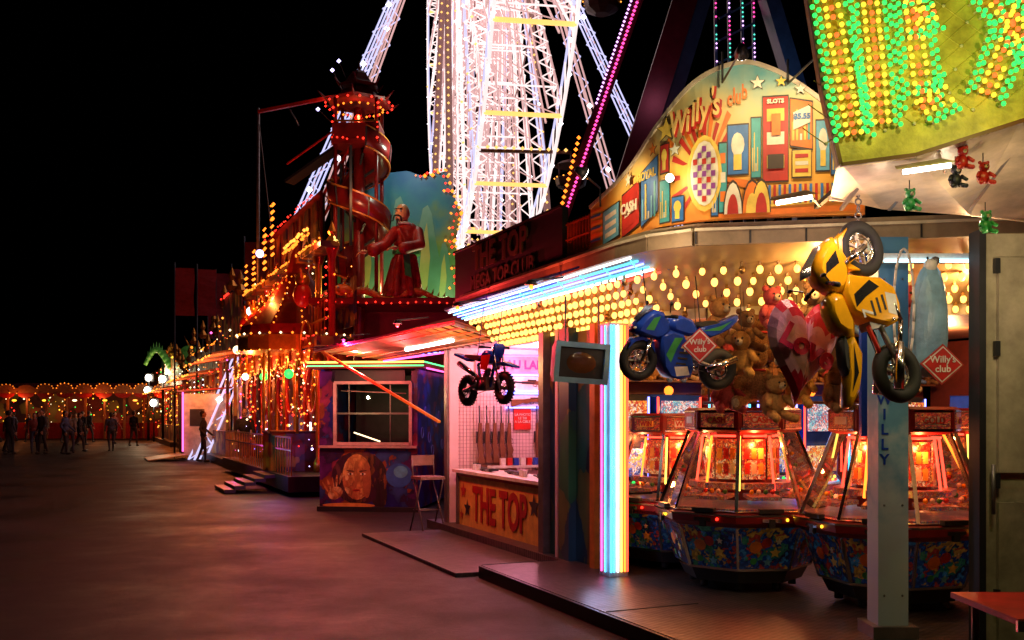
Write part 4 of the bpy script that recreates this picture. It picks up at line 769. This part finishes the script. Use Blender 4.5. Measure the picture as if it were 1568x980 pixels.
b.tube((-.145,-.185,1.62),(-.17,-.2,1.45),.03,BLACK,8,.005);b.lathe([(.285,0),(.30,.05),(.285,.13)],14,GREEN,(.02,-.02,.90))
b.slab([(-.02,-.34,1.0),(.1,-.34,1.0),(.16,-.36,.4),(.02,-.36,.45)],(0,.02,0),GREEN);b.torus((-.01,-.02,1.52),(.1,.2,1),.14,.032,WHITE,18,6)
b.ball((-.62,-.44,.93),.10,GOLDP,10,6,(.5,1,1));b.ball((0,-.44,.98),.10,GOLDP,10,6,(.5,1,1))
b.obj('face_belt_collar',mk)
def hand(b,c,fw,up,m,s=1,curl=.5):
    fw=V(fw).normalized();sd=V(up).cross(fw).normalized();up=fw.cross(sd);c=V(c)
    b.ball(c+fw*.045*s,.045*s,m,10,7,(1,1,.6))
    for i,l in enumerate((.062,.075,.07,.055)):
        p0=c+fw*.075*s+sd*((i-1.5)*.022*s);p1=p0+fw*l*.55*s-up*.01*s;p2=p1+(fw*(1-curl)-up*curl).normalized()*l*.55*s
        b.tube(p0,p1,.011*s,m,6,.010*s);b.tube(p1,p2,.010*s,m,6,.008*s);b.ball(p1,.0105*s,m,6,4)
    p0=c+fw*.03*s+sd*.035*s;p1=p0+(fw+sd).normalized()*.04*s;b.tube(p0,p1,.013*s,m,6,.011*s);b.tube(p1,p1+fw*.03*s,.011*s,m,6,.009*s)
b=MB();hand(b,(-.72,-.50,.90),(-1,-.3,-.2),(0,0,1),SKN,1.6);hand(b,(-.1,-.50,.97),(-1,-.3,0),(0,0,1),SKN,1.6);b.obj('hands',mk)
light(mk,(-.7,-1.5,2.3),(1,.8,.6),20,.03)  # fill point added in front to brighten the statue
dg=root('carved_dragon_rail');b=MB()
pts=[(-3.3+.12*i,19.85,4.02+.10*math.sin(i*.7)) for i in range(18)];
for i,(p,q) in enumerate(zip(pts,pts[1:])): b.tube(p,q,.08-.002*i,ORANGE,8);b.ball(p,.085-.002*i,ORANGE,8,6);b.tube((p[0],p[1],p[2]+.07),(p[0]+.03,p[1],p[2]+.16),.025,GOLDP,5,.004)
b.ball((-3.42,19.8,4.12),.15,ORANGE,10,8,(1.3,.8,.8));b.tube((-3.4,19.8,4.22),(-3.3,19.8,4.45),.03,GOLDP,6,.005);b.ball((-3.5,19.7,4.17),.03,WHITE,6,5);b.obj('dragon',dg)
ms=root('light_mast');b=MB();b.tube((-7.0,27,0),(-7.0,27,10.05),.05,GREY,8);b.beam((-7.0,27,9.95),(-4.7,25.6,9.9),.08,RED);b.tube((-6.0,26.5,9.85),(-4.8,22,8.1),.02,DARK,5);b.tube((-7,27,9.9),(-6.4,26.8,5),.012,GREY,5)
b.obj('mast',ms);light(ms,(-4.9,25.4,9.6),(1,.3,.15),10,.04)
# ================================================================== further booths down the row
def facade(name,s0,s1,t,h,k,cc,arch=False,W3=80,extra=()):
    global b
    r_=street(name);b=MB();L=s1-s0;mt=art('facade_art_%d'%k,cc,2.4,.12,.5)
    b.box((t+2.2,(s0+s1)/2,h*.38),(3.2,L-.3,h*.76),DRED);b.box((t+.1,(s0+s1)/2,.12),(1.6,L-.2,.24),DARK)
    b.slab([(t-1.2,s0,h*.6),(t+.5,s0,h*.66),(t+.5,s1-.1,h*.66),(t-1.2,s1-.1,h*.6)],(0,0,.05),CAN)
    n=max(3,int(L/1.8))
    for i in range(n+1):
        s_=s0+.1+(L-.3)*i/n;b.box((t,s_,h*.4),(.1,.1,h*.8),mt)
        hh=h*(.80+.22*math.sin(math.pi*i/n) if arch else .80+.14*(i%2))
        b.lathe([(.12,0),(.2,.15),(.06,.35),(.12,.5),(0,.8)],8,GOLDP,(t-.1,s_,hh));b.beam((t-.1,s_,h*.7),(t-.1,s_,hh+.1),.06,DARK)
        if i<n:
            h2=h*(.80+.22*math.sin(math.pi*(i+.5)/n) if arch else .84);b.box((t-.1,s_+L/n/2,h*.62+(h2-h*.62)/2),(.1,L/n-.15,h2-h*.62),mt)
            if R.random()<.6: bulbs((t-.2,s_+.1,h2),(t-.2,s_+L/n-.1,h2),.22,R.choice([AMBER,AMBERF,REDB]+list(extra)),.045)
        if R.random()<.5: bulbs((t-.08,s_,.8),(t-.08,s_,h*.7),.24,R.choice([AMBER,AMBERF,REDB]+list(extra)),.035)
    bulbs((t-1.22,s0,h*.6),(t-1.22,s1,h*.6),.35,AMBERF,.04,.03,.3);bulbs((t-.18,s0,h*.64),(t-.18,s1,h*.64),.3,REDB,.04,.03,.3)
    b.box((t+.55,(s0+s1)/2,1.8),(.04,L-1,1.6),art('stall_interior',[(.8,.3,.1),(.9,.6,.2),(.3,.05,.03),(.1,.1,.3),(.5,.1,.2)],4,.35,.5));b.box((t-.2,(s0+s1)/2,.6),(.3,L-1,.9),mt)
    for i in range(int(L*10)): b.octa((t-.6+R.random()*1.0,s0+R.random()*L,.6+R.random()*h*.75),.015+.04*R.random()**2,R.choice([AMBERF,AMBERF,REDB,AMBER,WW]+list(extra)))
    b.obj('structure',r_)
    for q in(.25,.75): light(r_,(t-.7,s0+L*q,h*.5),(1,.2,.04),W3,.05)
warm=[(.4,.05,.02),(.45,.15,.03),(.08,.02,.02),(.5,.3,.08),(.12,.02,.03)]
facade('game_booth',29.6,37.5,4.6,5.6,1,warm,True,110,(NPK,));facade('game_booth',38.2,50,4.8,5.2,2,[(.5,.4,.3),(.4,.08,.02),(.08,.02,.02),(.3,.15,.04)],False,90,(NWH,GRB));facade('game_booth',51,66,4.6,4.8,3,warm,True,110,(YLB,GRB));facade('game_booth',68,92,5.2,4.6,4,[(.05,.15,.06),(.4,.2,.04),(.08,.02,.02),(.2,.03,.02)],False,110,(GRB,YLB))
wb=street('white_ticket_booth');b=MB();b.box((4.0,36.6,1.25),(1.5,.1,2.2),CREAM);b.box((4.0,37.6,1.25),(1.5,2,2.2),WHITE);b.slab([(3.0,36.4,2.4),(4.9,36.4,2.55),(4.9,38.8,2.55),(3.0,38.8,2.4)],(0,0,.06),DRED);b.box((3.7,36.54,1.5),(.5,.02,.6),DARK);b.slab([(2.0,35.5,.02),(3.3,35.5,.2),(3.3,38,.2),(2.0,38,.02)],(0,0,.03),CREAM)
b.tube((3.2,36.4,.3),(3.2,36.4,2.4),.03,NPK);b.obj('booth',wb);light(wb,(3.2,35.6,2.3),(1,.6,.35),16,.04)
fl=root('floodlight_cluster');b=MB()
for x,y,z in((-22.6,61,3.9),(-21.6,61,4.3),(-22.3,60,3.1),(-19.6,55,3.6),(-21.2,58,2.3)):
    b.tube((x,y,0),(x,y,z),.04,DARK);b.ball((x,y-.1,z),.2,glow('floodlight_face',(1,.9,.7),20),10,7,(1,.5,1));b.box((x,y+.12,z),(.5,.15,.5),DARK)
b.obj('masts_and_heads',fl);light(fl,(-22,59.5,4.2),(1,.7,.4),260,.1);light(fl,(-20,54.5,3.4),(1,.65,.35),140,.1)
for i,(x,y,z) in enumerate([(-12.4,36,7.0),(-11.9,37,7.1),(-10.6,37,7.1),(-10.7,40,7.4),(-9.3,34,7.6),(-13.0,43,7.8),(-14.6,47,7.0)]):
    r_=root('fairground_banner');b=MB();b.tube((x,y,0),(x,y,z+.2),.035,DARK,6)
    for j in range(7):
        z0=z-j*.25;f=lambda q:.06*math.sin(q*1.1+i);b.add([(x,y,z0),(x+.72,y+f(j),z0-.02),(x+.72,y+f(j+1),z0-.27),(x,y,z0-.25)],[(0,1,2,3)],paint('banner_cloth',(.35,.02,.03),.7))
    b.obj('pole_and_cloth',r_)
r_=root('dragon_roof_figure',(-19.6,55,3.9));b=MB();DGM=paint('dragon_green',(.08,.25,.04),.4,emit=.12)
pts=[(-1+.16*i,0,.5+.7*math.sin(i*.42)+.04*i) for i in range(16)]
for i,(p,q) in enumerate(zip(pts,pts[1:])): b.tube(p,q,.12+.012*i,DGM,8);b.ball(q,.13+.012*i,DGM,8,6);b.tube(q,(q[0],q[1],q[2]+.45),.07,DGM,5,.005)
b.ball((1.5,0,pts[-1][2]+.2),.35,DGM,10,8,(1.4,.8,.8));b.tube((1.5,0,pts[-1][2]+.4),(1.2,0,pts[-1][2]+1),.08,GOLDP,6,.01);b.ball((1.7,-.25,pts[-1][2]+.35),.07,AMBER,6,5);b.tube((0,0,-3.9),(0,0,.8),.08,DARK);b.obj('dragon',r_);light(r_,(.5,-1.5,.2),(.8,1,.5),40,.05)
cs=root('carousel_stall');b=MB();b.box((-29,66,1.9),(18,3,3.2),art('stall_back',[(.2,.02,.01),(.28,.07,.015),(.04,.01,.01),(.2,.12,.02)],1.2,.16,.6))
b.slab([(-38,61.5,3.05),(-20.5,61.5,3.05),(-20.5,65,3.6),(-38,65,3.6)],(0,0,.1),DRED);b.box((-29,61.5,3.1),(17.6,.1,.35),DO)
DAM=glow('bulb_dim_orange',(1,.24,.02),1.6)
for i in range(15):
    x=-37.8+i*1.22;b.box((x,61.6,1.6),(.12,.12,3.0),DO)
    if i%4==0: bulbs((x,61.45,.8),(x,61.45,2.9),.35,DAM,.045)
    b.poly([(x+math.cos(q*math.pi/6)*.55,61.43,2.94-math.sin(q*math.pi/6)*.3) for q in range(7)],DRED)
    hh=.2+.12*R.random()
    b.poly([(x+math.cos(q*math.pi/6)*.5,61.44,3.25+math.sin(q*math.pi/6)*hh) for q in range(7)],DO)
    if R.random()<.7:
        for q in range(7): b.octa((x+math.cos(q*math.pi/6)*.5,61.38,3.27+math.sin(q*math.pi/6)*hh),.04,DAM if i%2 else AMBER)
bulbs((-38,61.35,2.95),(-20.5,61.35,2.95),.4,DAM,.05,.04,.4)
for i in range(220): b.octa((-38+R.random()*17.5,62+R.random()*2,.8+R.random()*2.1),.02+.055*R.random()**2,R.choice([DAM,REDB,AMBER,REDB,AMBERF,YLB,GRB,WW]))
for i in range(9): b.ball((-37+i*1.9,61.6,2.5),.11,R.choice([AMBERF,YLB,AMBER,WW]),8,5,(1.4,1,.6))
b.box((-29,62,.6),(17,.6,1.0),DRED);b.obj('stall',cs)
for x in(-36,-31,-26,-22): light(cs,(x,61,2.5),(1,.24,.05),80,.06)
# ================================================================== people
SKIN=paint('skin',(.5,.28,.18),.5);HAIR=paint('hair_dark',(.03,.02,.015),.6)
def person(loc,rz,top,legs,h=1.75,stride=.16,arm=.1,hair=HAIR,bag=False):
    r_=root('person',loc,rz,scale=h/1.75);st=stride
    tc=paint('cloth_%s'%str(top),top,.85);lc=paint('cloth_%s'%str(legs),legs,.85)
    blob(r_,'trousers',[('e',(0,0,.93),(.155,.11,.12)),('c',(-.09,0,.88),(-.10,-st*.5,.50),.085,.058),('c',(-.10,-st*.5,.50),(-.10,-st*.55,.11),.058,.042),('c',(.09,0,.88),(.10,st*.3,.50),.085,.058),('c',(.10,st*.3,.50),(.10,st+.05,.13),.058,.042)],lc,.022)
    blob(r_,'jacket',[('e',(0,0,1.02),(.165,.115,.13)),('e',(0,-.005,1.25),(.185,.12,.2)),('c',(-.15,0,1.39),(.15,0,1.39),.065,.065),('c',(0,0,1.40),(0,0,1.47),.07,.058),
       ('c',(-.19,0,1.38),(-.24,arm*.5,1.12),.056,.045),('c',(-.24,arm*.5,1.12),(-.235,-arm*.6,.90),.045,.036),('c',(.19,0,1.38),(.24,-arm*.2,1.12),.056,.045),('c',(.24,-arm*.2,1.12),(.235,-arm*1.6,.91),.045,.036)],tc,.02)
    blob(r_,'head',[('e',(0,-.01,1.62),(.073,.09,.108)),('c',(0,.0,1.46),(0,0,1.55),.05,.05),('e',(0,-.10,1.61),(.014,.02,.02)),('e',(-.074,0,1.61),(.012,.02,.03)),('e',(.074,0,1.61),(.012,.02,.03)),('e',(0,-.06,1.555),(.04,.035,.03))],SKIN,.011)
    blob(r_,'hair',[('e',(0,.018,1.655),(.082,.092,.092)),('e',(0,.05,1.60),(.07,.055,.08))],hair,.014)
    b=MB()
    for e in(-1,1): b.ball((e*.028,-.088,1.63),.009,WHITE,6,4);b.ball((e*.028,-.095,1.63),.005,BLACK,5,4)
    b.ball((0,-.092,1.575),.018,RED,6,4,(1,.4,.3))
    b.ball((-.10,-st*.55-.05,.045),.05,BLACK,8,6,(.9,2.4,.9));b.ball((.10,st,.055),.05,BLACK,8,6,(.9,2.4,.9),(.15,0,0))
    hand(b,(-.235,-arm*.62,.88),(0,-.15,-1),(1,0,0),SKIN,.95,.4);hand(b,(.235,-arm*1.65,.89),(0,-.2,-1),(-1,0,0),SKIN,.95,.4)
    if bag: b.shell([(-.12,.72),(.12,.72),(.10,.98),(-.10,.98)],.05,BROWN,.85,.6);b.tube((.0,0,.98),(.12,0,1.4),.01,BROWN)
    b.obj('details',r_)
dk=(.03,.03,.04)
person((-7.45,27.3,0),.3,(.02,.02,.025),(.02,.02,.03),1.8)
PP=[(-20.3,39.6,2.8,(.05,.05,.08),dk,1.8),(-19.7,40.4,.4,(.3,.06,.05),(.05,.06,.12),1.68),(-19.1,39.8,-.5,(.04,.04,.05),dk,1.85),(-18.5,41,3.2,(.25,.22,.2),(.06,.07,.13),1.7),(-18.0,39.5,1.6,(.05,.08,.2),dk,1.78),(-20.9,38.8,3.1,(.1,.02,.03),dk,1.7),(-20.4,42.5,.3,(.15,.12,.08),dk,1.75),(-18.8,42.6,2.0,dk,dk,1.7),(-21.6,42.0,2.0,(.2,.18,.2),dk,1.8),(-22.8,52,2.9,dk,dk,1.8),(-23.6,53,.2,(.25,.2,.18),dk,1.7),(-21.9,54,1.2,(.2,.04,.04),dk,1.75),(-19.3,50,2.9,dk,(.08,.08,.1),1.8),(-10.4,33.0,1.8,(.04,.04,.05),dk,1.75),(-26.3,55,.7,(.06,.05,.05),dk,1.8),(-25.4,55.6,2.6,(.3,.25,.2),dk,1.7)]
for x,y in((-27.6,57),(-28.4,57.6),(-29.5,58),(-24.6,57),(-30.2,57.4),(-20.0,41.4),(-21.0,41.0),(-17.6,43)): PP.append((x,y,R.uniform(0,6),R.choice([dk,(.2,.04,.04),(.06,.07,.13)]),dk,R.uniform(1.65,1.85)))
for x,y,rz,t,l,h in PP:
    person((x,y,0),rz,t,l,h,.1+.2*R.random(),.05+.15*R.random(),HAIR,R.random()<.3)
# ================================================================== FERRIS WHEEL
fw=root('ferris_wheel',(-1.2,42,23.6));WL=glow('wheel_white_lit',(1,.80,.78),1.15);WL2=glow('wheel_blue_lit',(.62,.62,1),1.05);WY=glow('wheel_yellow_lit',(1,.55,.14),1.5);WP=glow('wheel_dim_lit_steel',(.5,.26,.24),.25);WB=glow('wheel_bulb_white',(.95,.9,1),5);WM=glow('wheel_pink_lit',(.85,.5,.48),.7)  # steel members emit: their lit look is put into the material
ph=math.radians(9);e_=V((math.sin(ph),-math.cos(ph),0));ax=V((math.cos(ph),math.sin(ph),0));Rw=15.7
def WPt(r,a,side): return e_*(r*math.cos(a))+V((0,0,r*math.sin(a)))+ax*side
b=MB();NS=32
for side in(-1.3,1.3):
    for i in range(112):
        a0=2*math.pi*i/112;a1=2*math.pi*(i+1)/112
        b.beam(WPt(Rw,a0,side),WPt(Rw,a1,side),.10,WL);b.beam(WPt(Rw-.8,a0,side),WPt(Rw-.8,a1,side),.07,WL2);b.beam(WPt(Rw,a0,side),WPt(Rw-.8,a1,side),.05,WL)
        if i%2==0: b.octa(WPt(Rw+.1,a0,side),.08,WB)
    for i in range(NS):
        a=2*math.pi*(i+.5)/NS;m=(WL,WL,WL2,WM)[i%4]
        tv=V((0,0,math.cos(a)))-e_*math.sin(a)
        for o in(-.28,.28):
            b.beam(WPt(1,a,side*.9)+tv*o*.7,WPt(Rw,a,side)+tv*o,.065,m);b.beam(WPt(1,a,side*.6)+tv*o*.7,WPt(Rw,a,side*.62)+tv*o,.055,WM)
        nseg=32
        for j in range(nseg):
            tn=tv*.28;r0=1+j*(Rw-1)/nseg;r1=1+(j+1)*(Rw-1)/nseg;sg_=1 if j%2 else -1
            b.beam(WPt(r0,a,side)+tn*sg_,WPt(r1,a,side)-tn*sg_,.042,WL if i%2 else WM);b.beam(WPt(r0,a,side if j%2 else side*.62)+tn,WPt(r1,a,side*.62 if j%2 else side)+tn,.042,WL)
            if R.random()<.16: b.octa(WPt(r0,a,side)+tn,.065,WB if R.random()<.6 else WY)
for i in range(NS):
    a=2*math.pi*(i+.5)/NS
    for r0 in(4,6.5,9,11.5,14): b.beam(WPt(r0,a,-1.3),WPt(r0,a,1.3),.05,WL);b.beam(WPt(r0,a,-1.3),WPt(min(r0+2.4,Rw),a,1.3),.035,WM)
    b.beam(WPt(Rw,a,-1.3),WPt(Rw,a,1.3),.12,WY);a2=2*math.pi*(i+1.5)/NS;b.beam(WPt(9,a,-1.1),WPt(9,a2,-1.1),.05,WP);b.beam(WPt(9,a,1.1),WPt(9,a2,1.1),.05,WP)
b.tube(WPt(0,0,-2.4),WPt(0,0,2.4),.7,WL,16)
b.obj('rims_and_spokes',fw)
b=MB()
for side in(-1,1):
    for k in(-1,1):
        top=WPt(0,0,side*2.0);bot=e_*(k*5.5)+ax*(side*11)+V((0,0,-23.6))
        for o in(V((.3,0,0)),V((-.3,0,0)),V((0,.3,0)),V((0,-.3,0))): b.beam(top+o*.6,bot+o,.06,WL2 if k>0 else WM)
        for j in range(44):
            f0,f1=j/44,(j+1)/44;s1=V((.3,0,0))*(1 if j%2 else -1);b.beam(top+(bot-top)*f0+s1,top+(bot-top)*f1-s1,.035,WL2);s2=V((0,.3,0))*(1 if j%2 else -1);b.beam(top+(bot-top)*f0+s2,top+(bot-top)*f1-s2,.035,WM)
            if j%5==0: b.octa(top+(bot-top)*f0+V((0,-.4,0)),.13,WB)
for side in(-1.6,1.6):
    for k in(-1,1):
        top=WPt(0,0,side);bot=e_*(k*7.5)+ax*(side*1.3)+V((0,0,-23.6));b.beam(top,bot,.26,WP)
        for j in range(70): b.octa(top+(bot-top)*(j/70)+V((0,-.25,0)),.06,WY)
b.obj('support_legs',fw)
b=MB();GD=paint('gondola_dark_red',(.10,.02,.02),.4);
for i in range(16):
    a=2*math.pi*(i+.5)/16;off=1.9;c=WPt(Rw-.1,a,off);c0=c-V((0,0,.95));b.beam(c,c0+V((0,0,.5)),.05,GD);b.beam(WPt(Rw,a,-1.3),c,.10,GD)
    b.lathe([(.22,-.34),(.5,-.2),(.56,.04),(.52,.06)],10,GD,c0);b.lathe([(.6,.48),(.36,.62),(.1,.7)],10,GD,c0)
    for q in range(5): an=q*2*math.pi/5;b.tube(c0+V((math.cos(an)*.5,math.sin(an)*.5,.04)),c0+V((math.cos(an)*.5,math.sin(an)*.5,.5)),.025,GD,5)
    for q in range(12): an=q*math.pi/6;b.octa(c0+V((math.cos(an)*.57,math.sin(an)*.57,.05)),.03,AMBERF)
    for q in range(11): b.octa(WPt(Rw,a,-1.3+.3*q)+V((0,-.15,.1)),.075,WY)
b.obj('gondolas',fw)
light(fw,(0,-8,-8),(1,.7,.7),120,.3)
# ================================================================== RIDE BOOMS
rd=root('swing_arm_ride',(0,20,0));b=MB();BD=paint('boom_dark_red',(.06,.012,.02),.35);BB=paint('boom_blue',(.03,.05,.09),.35);MG=glow('led_magenta',(1,.06,.32),2.8);CY=glow('led_teal',(.1,.8,.6),1.6);LV=glow('led_violet',(.8,.4,1),2.8)
b.beam((.5,.5,.3),(3.9,.5,11.2),.42,BD,.5);b.beam((1.0,1.4,.3),(4.6,1.4,12),.3,BB,.3)
for j in range(60):
    f=j/60;p=V((1.05,.0,5.6))+(V((2.75,.0,10.6))-V((1.05,.0,5.6)))*f;b.octa(p,.037,MG)
    if f>.45: b.octa(p+V((-.12,0,.03)),.03,LV)
b.beam((.95,.05,5.4),(2.8,.05,10.8),.05,BD,.25)
for x in(4.65,4.95,5.25,5.5):
    b.beam((x,2,4),(x-.1,2,12),.06,BB)
    for j in range(56): 
        if R.random()<.8: b.octa((x-.1*j/50,1.9,6+.1*j),.026,(CY,MG,LV)[(j//5+int(x*3))%3])
for j in range(12): b.beam((4.65,2,6+.5*j),(5.45,2,6.4+.5*j),.04,BB)
b.beam((6.4,1.5,8.2),(5.4,1.5,11.5),.5,BB,.3);b.beam((6.4,1.5,0),(6.4,1.5,8.3),.4,BB);b.beam((7.2,.5,8.0),(5.8,.5,12),.35,BB,.3)
b.beam((7.2,.5,0),(7.2,.5,8.1),.3,BB);b.box((3.5,1.2,.4),(9,3.5,.8),DRED)
for i in range(16): b.octa((.9+.03*i,-.2,5.4+.12*i),.045,AMBER)
b.obj('booms_and_base',rd);light(rd,(3.2,-1.5,8.6),(1,.2,.35),22,.05);light(rd,(5.5,.3,9),(.3,.6,1),18,.05)
# ================================================================== NEAR RIGHT BOOTH
nb=root('bulb_letter_sign');b=MB();QM=paint('quilted_panel',(.62,.50,.10),.45,0,.35,.8,9)
bp=[(1.40,4.4),(1.51,3.72),(1.585,3.25),(1.67,2.87),(2.05,2.92),(2.61,3.10),(3.3,3.3),(3.3,4.4)];b.slab([(x,5.0,z) for x,z in bp],(0,.06,0),QM)
for p,q in zip(bp[:6],bp[1:7]): b.beam((p[0],4.98,p[1]),(q[0],4.98,q[1]),.02,DO)
for i in range(11):
    for j in range(11):
        X=1.6+.15*i+.03*j;Z=2.98+.12*j+.035*i
        b.ball((X,4.992,Z),.010,CREAM,6,4,(1,.5,1));b.tube((X,4.999,Z),(X+.18,4.999,Z+.155),.003,QM,4);b.tube((X,4.999,Z),(X-.12,4.999,Z+.085),.003,QM,4)
b.obj('panel',nb)
b=MB()
def stroke(pts):
    for p,q in zip(pts,pts[1:]):
        p=V((p[0],4.95,p[1]));q=V((q[0],4.95,q[1]));d=(q-p);L=d.length;d.normalize();nrm=V((-d.z,0,d.x));n=int(L/.046)
        for i in range(n+1):
            for o,m in((-.095,GRB),(-.070,GRB),(-.034,YLB),(0,RDB),(.034,YLB),(.070,GRB),(.095,GRB)):
                if R.random()<.04: continue
                jj=.023 if int(round(o*1000))%2 else 0
                c=p+d*(i*.046+jj+R.uniform(-.005,.005))+nrm*(o+R.uniform(-.003,.003));b.ball(c,.0135,m,6,4);b.tube(c,c+V((0,.045,0)),.008,CREAM,4)
stroke([(1.60,3.75),(1.73,3.02)]);stroke([(1.78,4.0),(1.87,3.08)]);stroke([(1.98,4.1),(2.08,3.16),(2.24,3.24)]);stroke([(2.36,3.8),(2.75,3.3)]);stroke([(2.7,4.0),(2.40,3.22)]);stroke([(2.0,3.6),(2.14,3.64)])
b.obj('letter_bulbs',nb)
light(nb,(1.9,4.4,3.3),(.95,1,.22),11,.02);light(nb,(2.5,4.4,3.1),(1,.9,.25),11,.02)
nc=root('side_stall_canopy');b=MB();CV=paint('canopy_white_vinyl',(.6,.48,.33),.35,0,.3,.4,4)
b.add([(1.67,5.02,2.90),(2.05,5.02,2.93),(2.61,5.02,3.11),(3.4,5.02,3.3),(3.6,6.4,2.85),(2.9,6.2,2.86),(2.3,6.1,2.88),(1.95,6.0,2.93)],[(0,1,6,7),(1,2,5,6),(2,3,4,5)],CV)
b.beam((1.95,6.0,2.93),(3.6,6.4,2.85),.03,CREAM)
for x in(1.9,2.2,2.7): b.beam((x,5.05,2.93+max(0,x-2.05)*.3),(x+.15,6.1,2.88),.02,GREY)
for x,y,z,m in((2.33,5.15,2.83,DARK),(2.5,5.2,2.86,RED),(2.56,5.3,2.62,GREEN),(2.35,5.12,2.92,RED),(2.15,5.3,2.74,GREEN)): toy(b,(x,y,z),.42,m);b.tube((x,y,z+.06),(x,y,z+.13),.003,DARK,4)
b.obj('canopy',nc)
for k,(x,y,z,dx) in enumerate([(2.0,5.05,2.84,.24),(1.50,5.6,2.80,.2)]):
    r_=root('fluorescent_lamp_fixture');b=MB();b.slab([(x-.03,y-.04,z+.015),(x+dx+.03,y-.04,z+.055),(x+dx,y+.05,z+.09),(x,y+.05,z+.05)],(0,.02,.01),CREAM);b.tube((x,y-.045,z),(x+dx,y-.045,z+.035),.013,TUBE,8);b.beam((x+dx,y,z+.06),(x+dx+.25,y+.6,z+.12),.012,GREY);b.obj('fixture',r_)
light(nc,(2.6,5.5,2.72),(1,.75,.5),3,.03);light(nc,(2.1,5.5,2.7),(1,.7,.42),2,.03)
tb=root('red_counter_table',(2.95,4.9,0));b=MB();b.box((.1,0,.635),(1.4,.7,.03),RED);b.box((.1,-.36,.62),(1.42,.02,.05),CHROME)
for x in(-.5,.7):
    for y in(-.28,.28): b.tube((x,y,.12),(x,y,.62),.02,GREY,8)
b.obj('table',tb)
rl=street('added_red_glow_lamps');b=MB()  # invented lamps along the awning edge, added to redden the ground
for i,(s_,c) in enumerate([(7.6,0),(9.4,0),(11.5,1),(14.2,2),(17.0,1)]):
    p=(3.5,s_,2.75);b.tube(p,(3.9,s_,2.8),.010,DARK,5);b.tube(p,(3.5,s_,2.71),.03,DARK,10,.06);b.ball((3.5,s_,2.69),.022,(NOR,NRD,NPK)[c],8,6)
b.obj('shades',rl)
for s_,c,W3 in((7.6,(1,.08,.03),14),(9.4,(1,.05,.05),34),(11.5,(1,.015,.05),85),(14.2,(1,.01,.10),90),(17.0,(1,.03,.03),60)): light(rl,(3.5,s_,2.64),c,W3,.03)
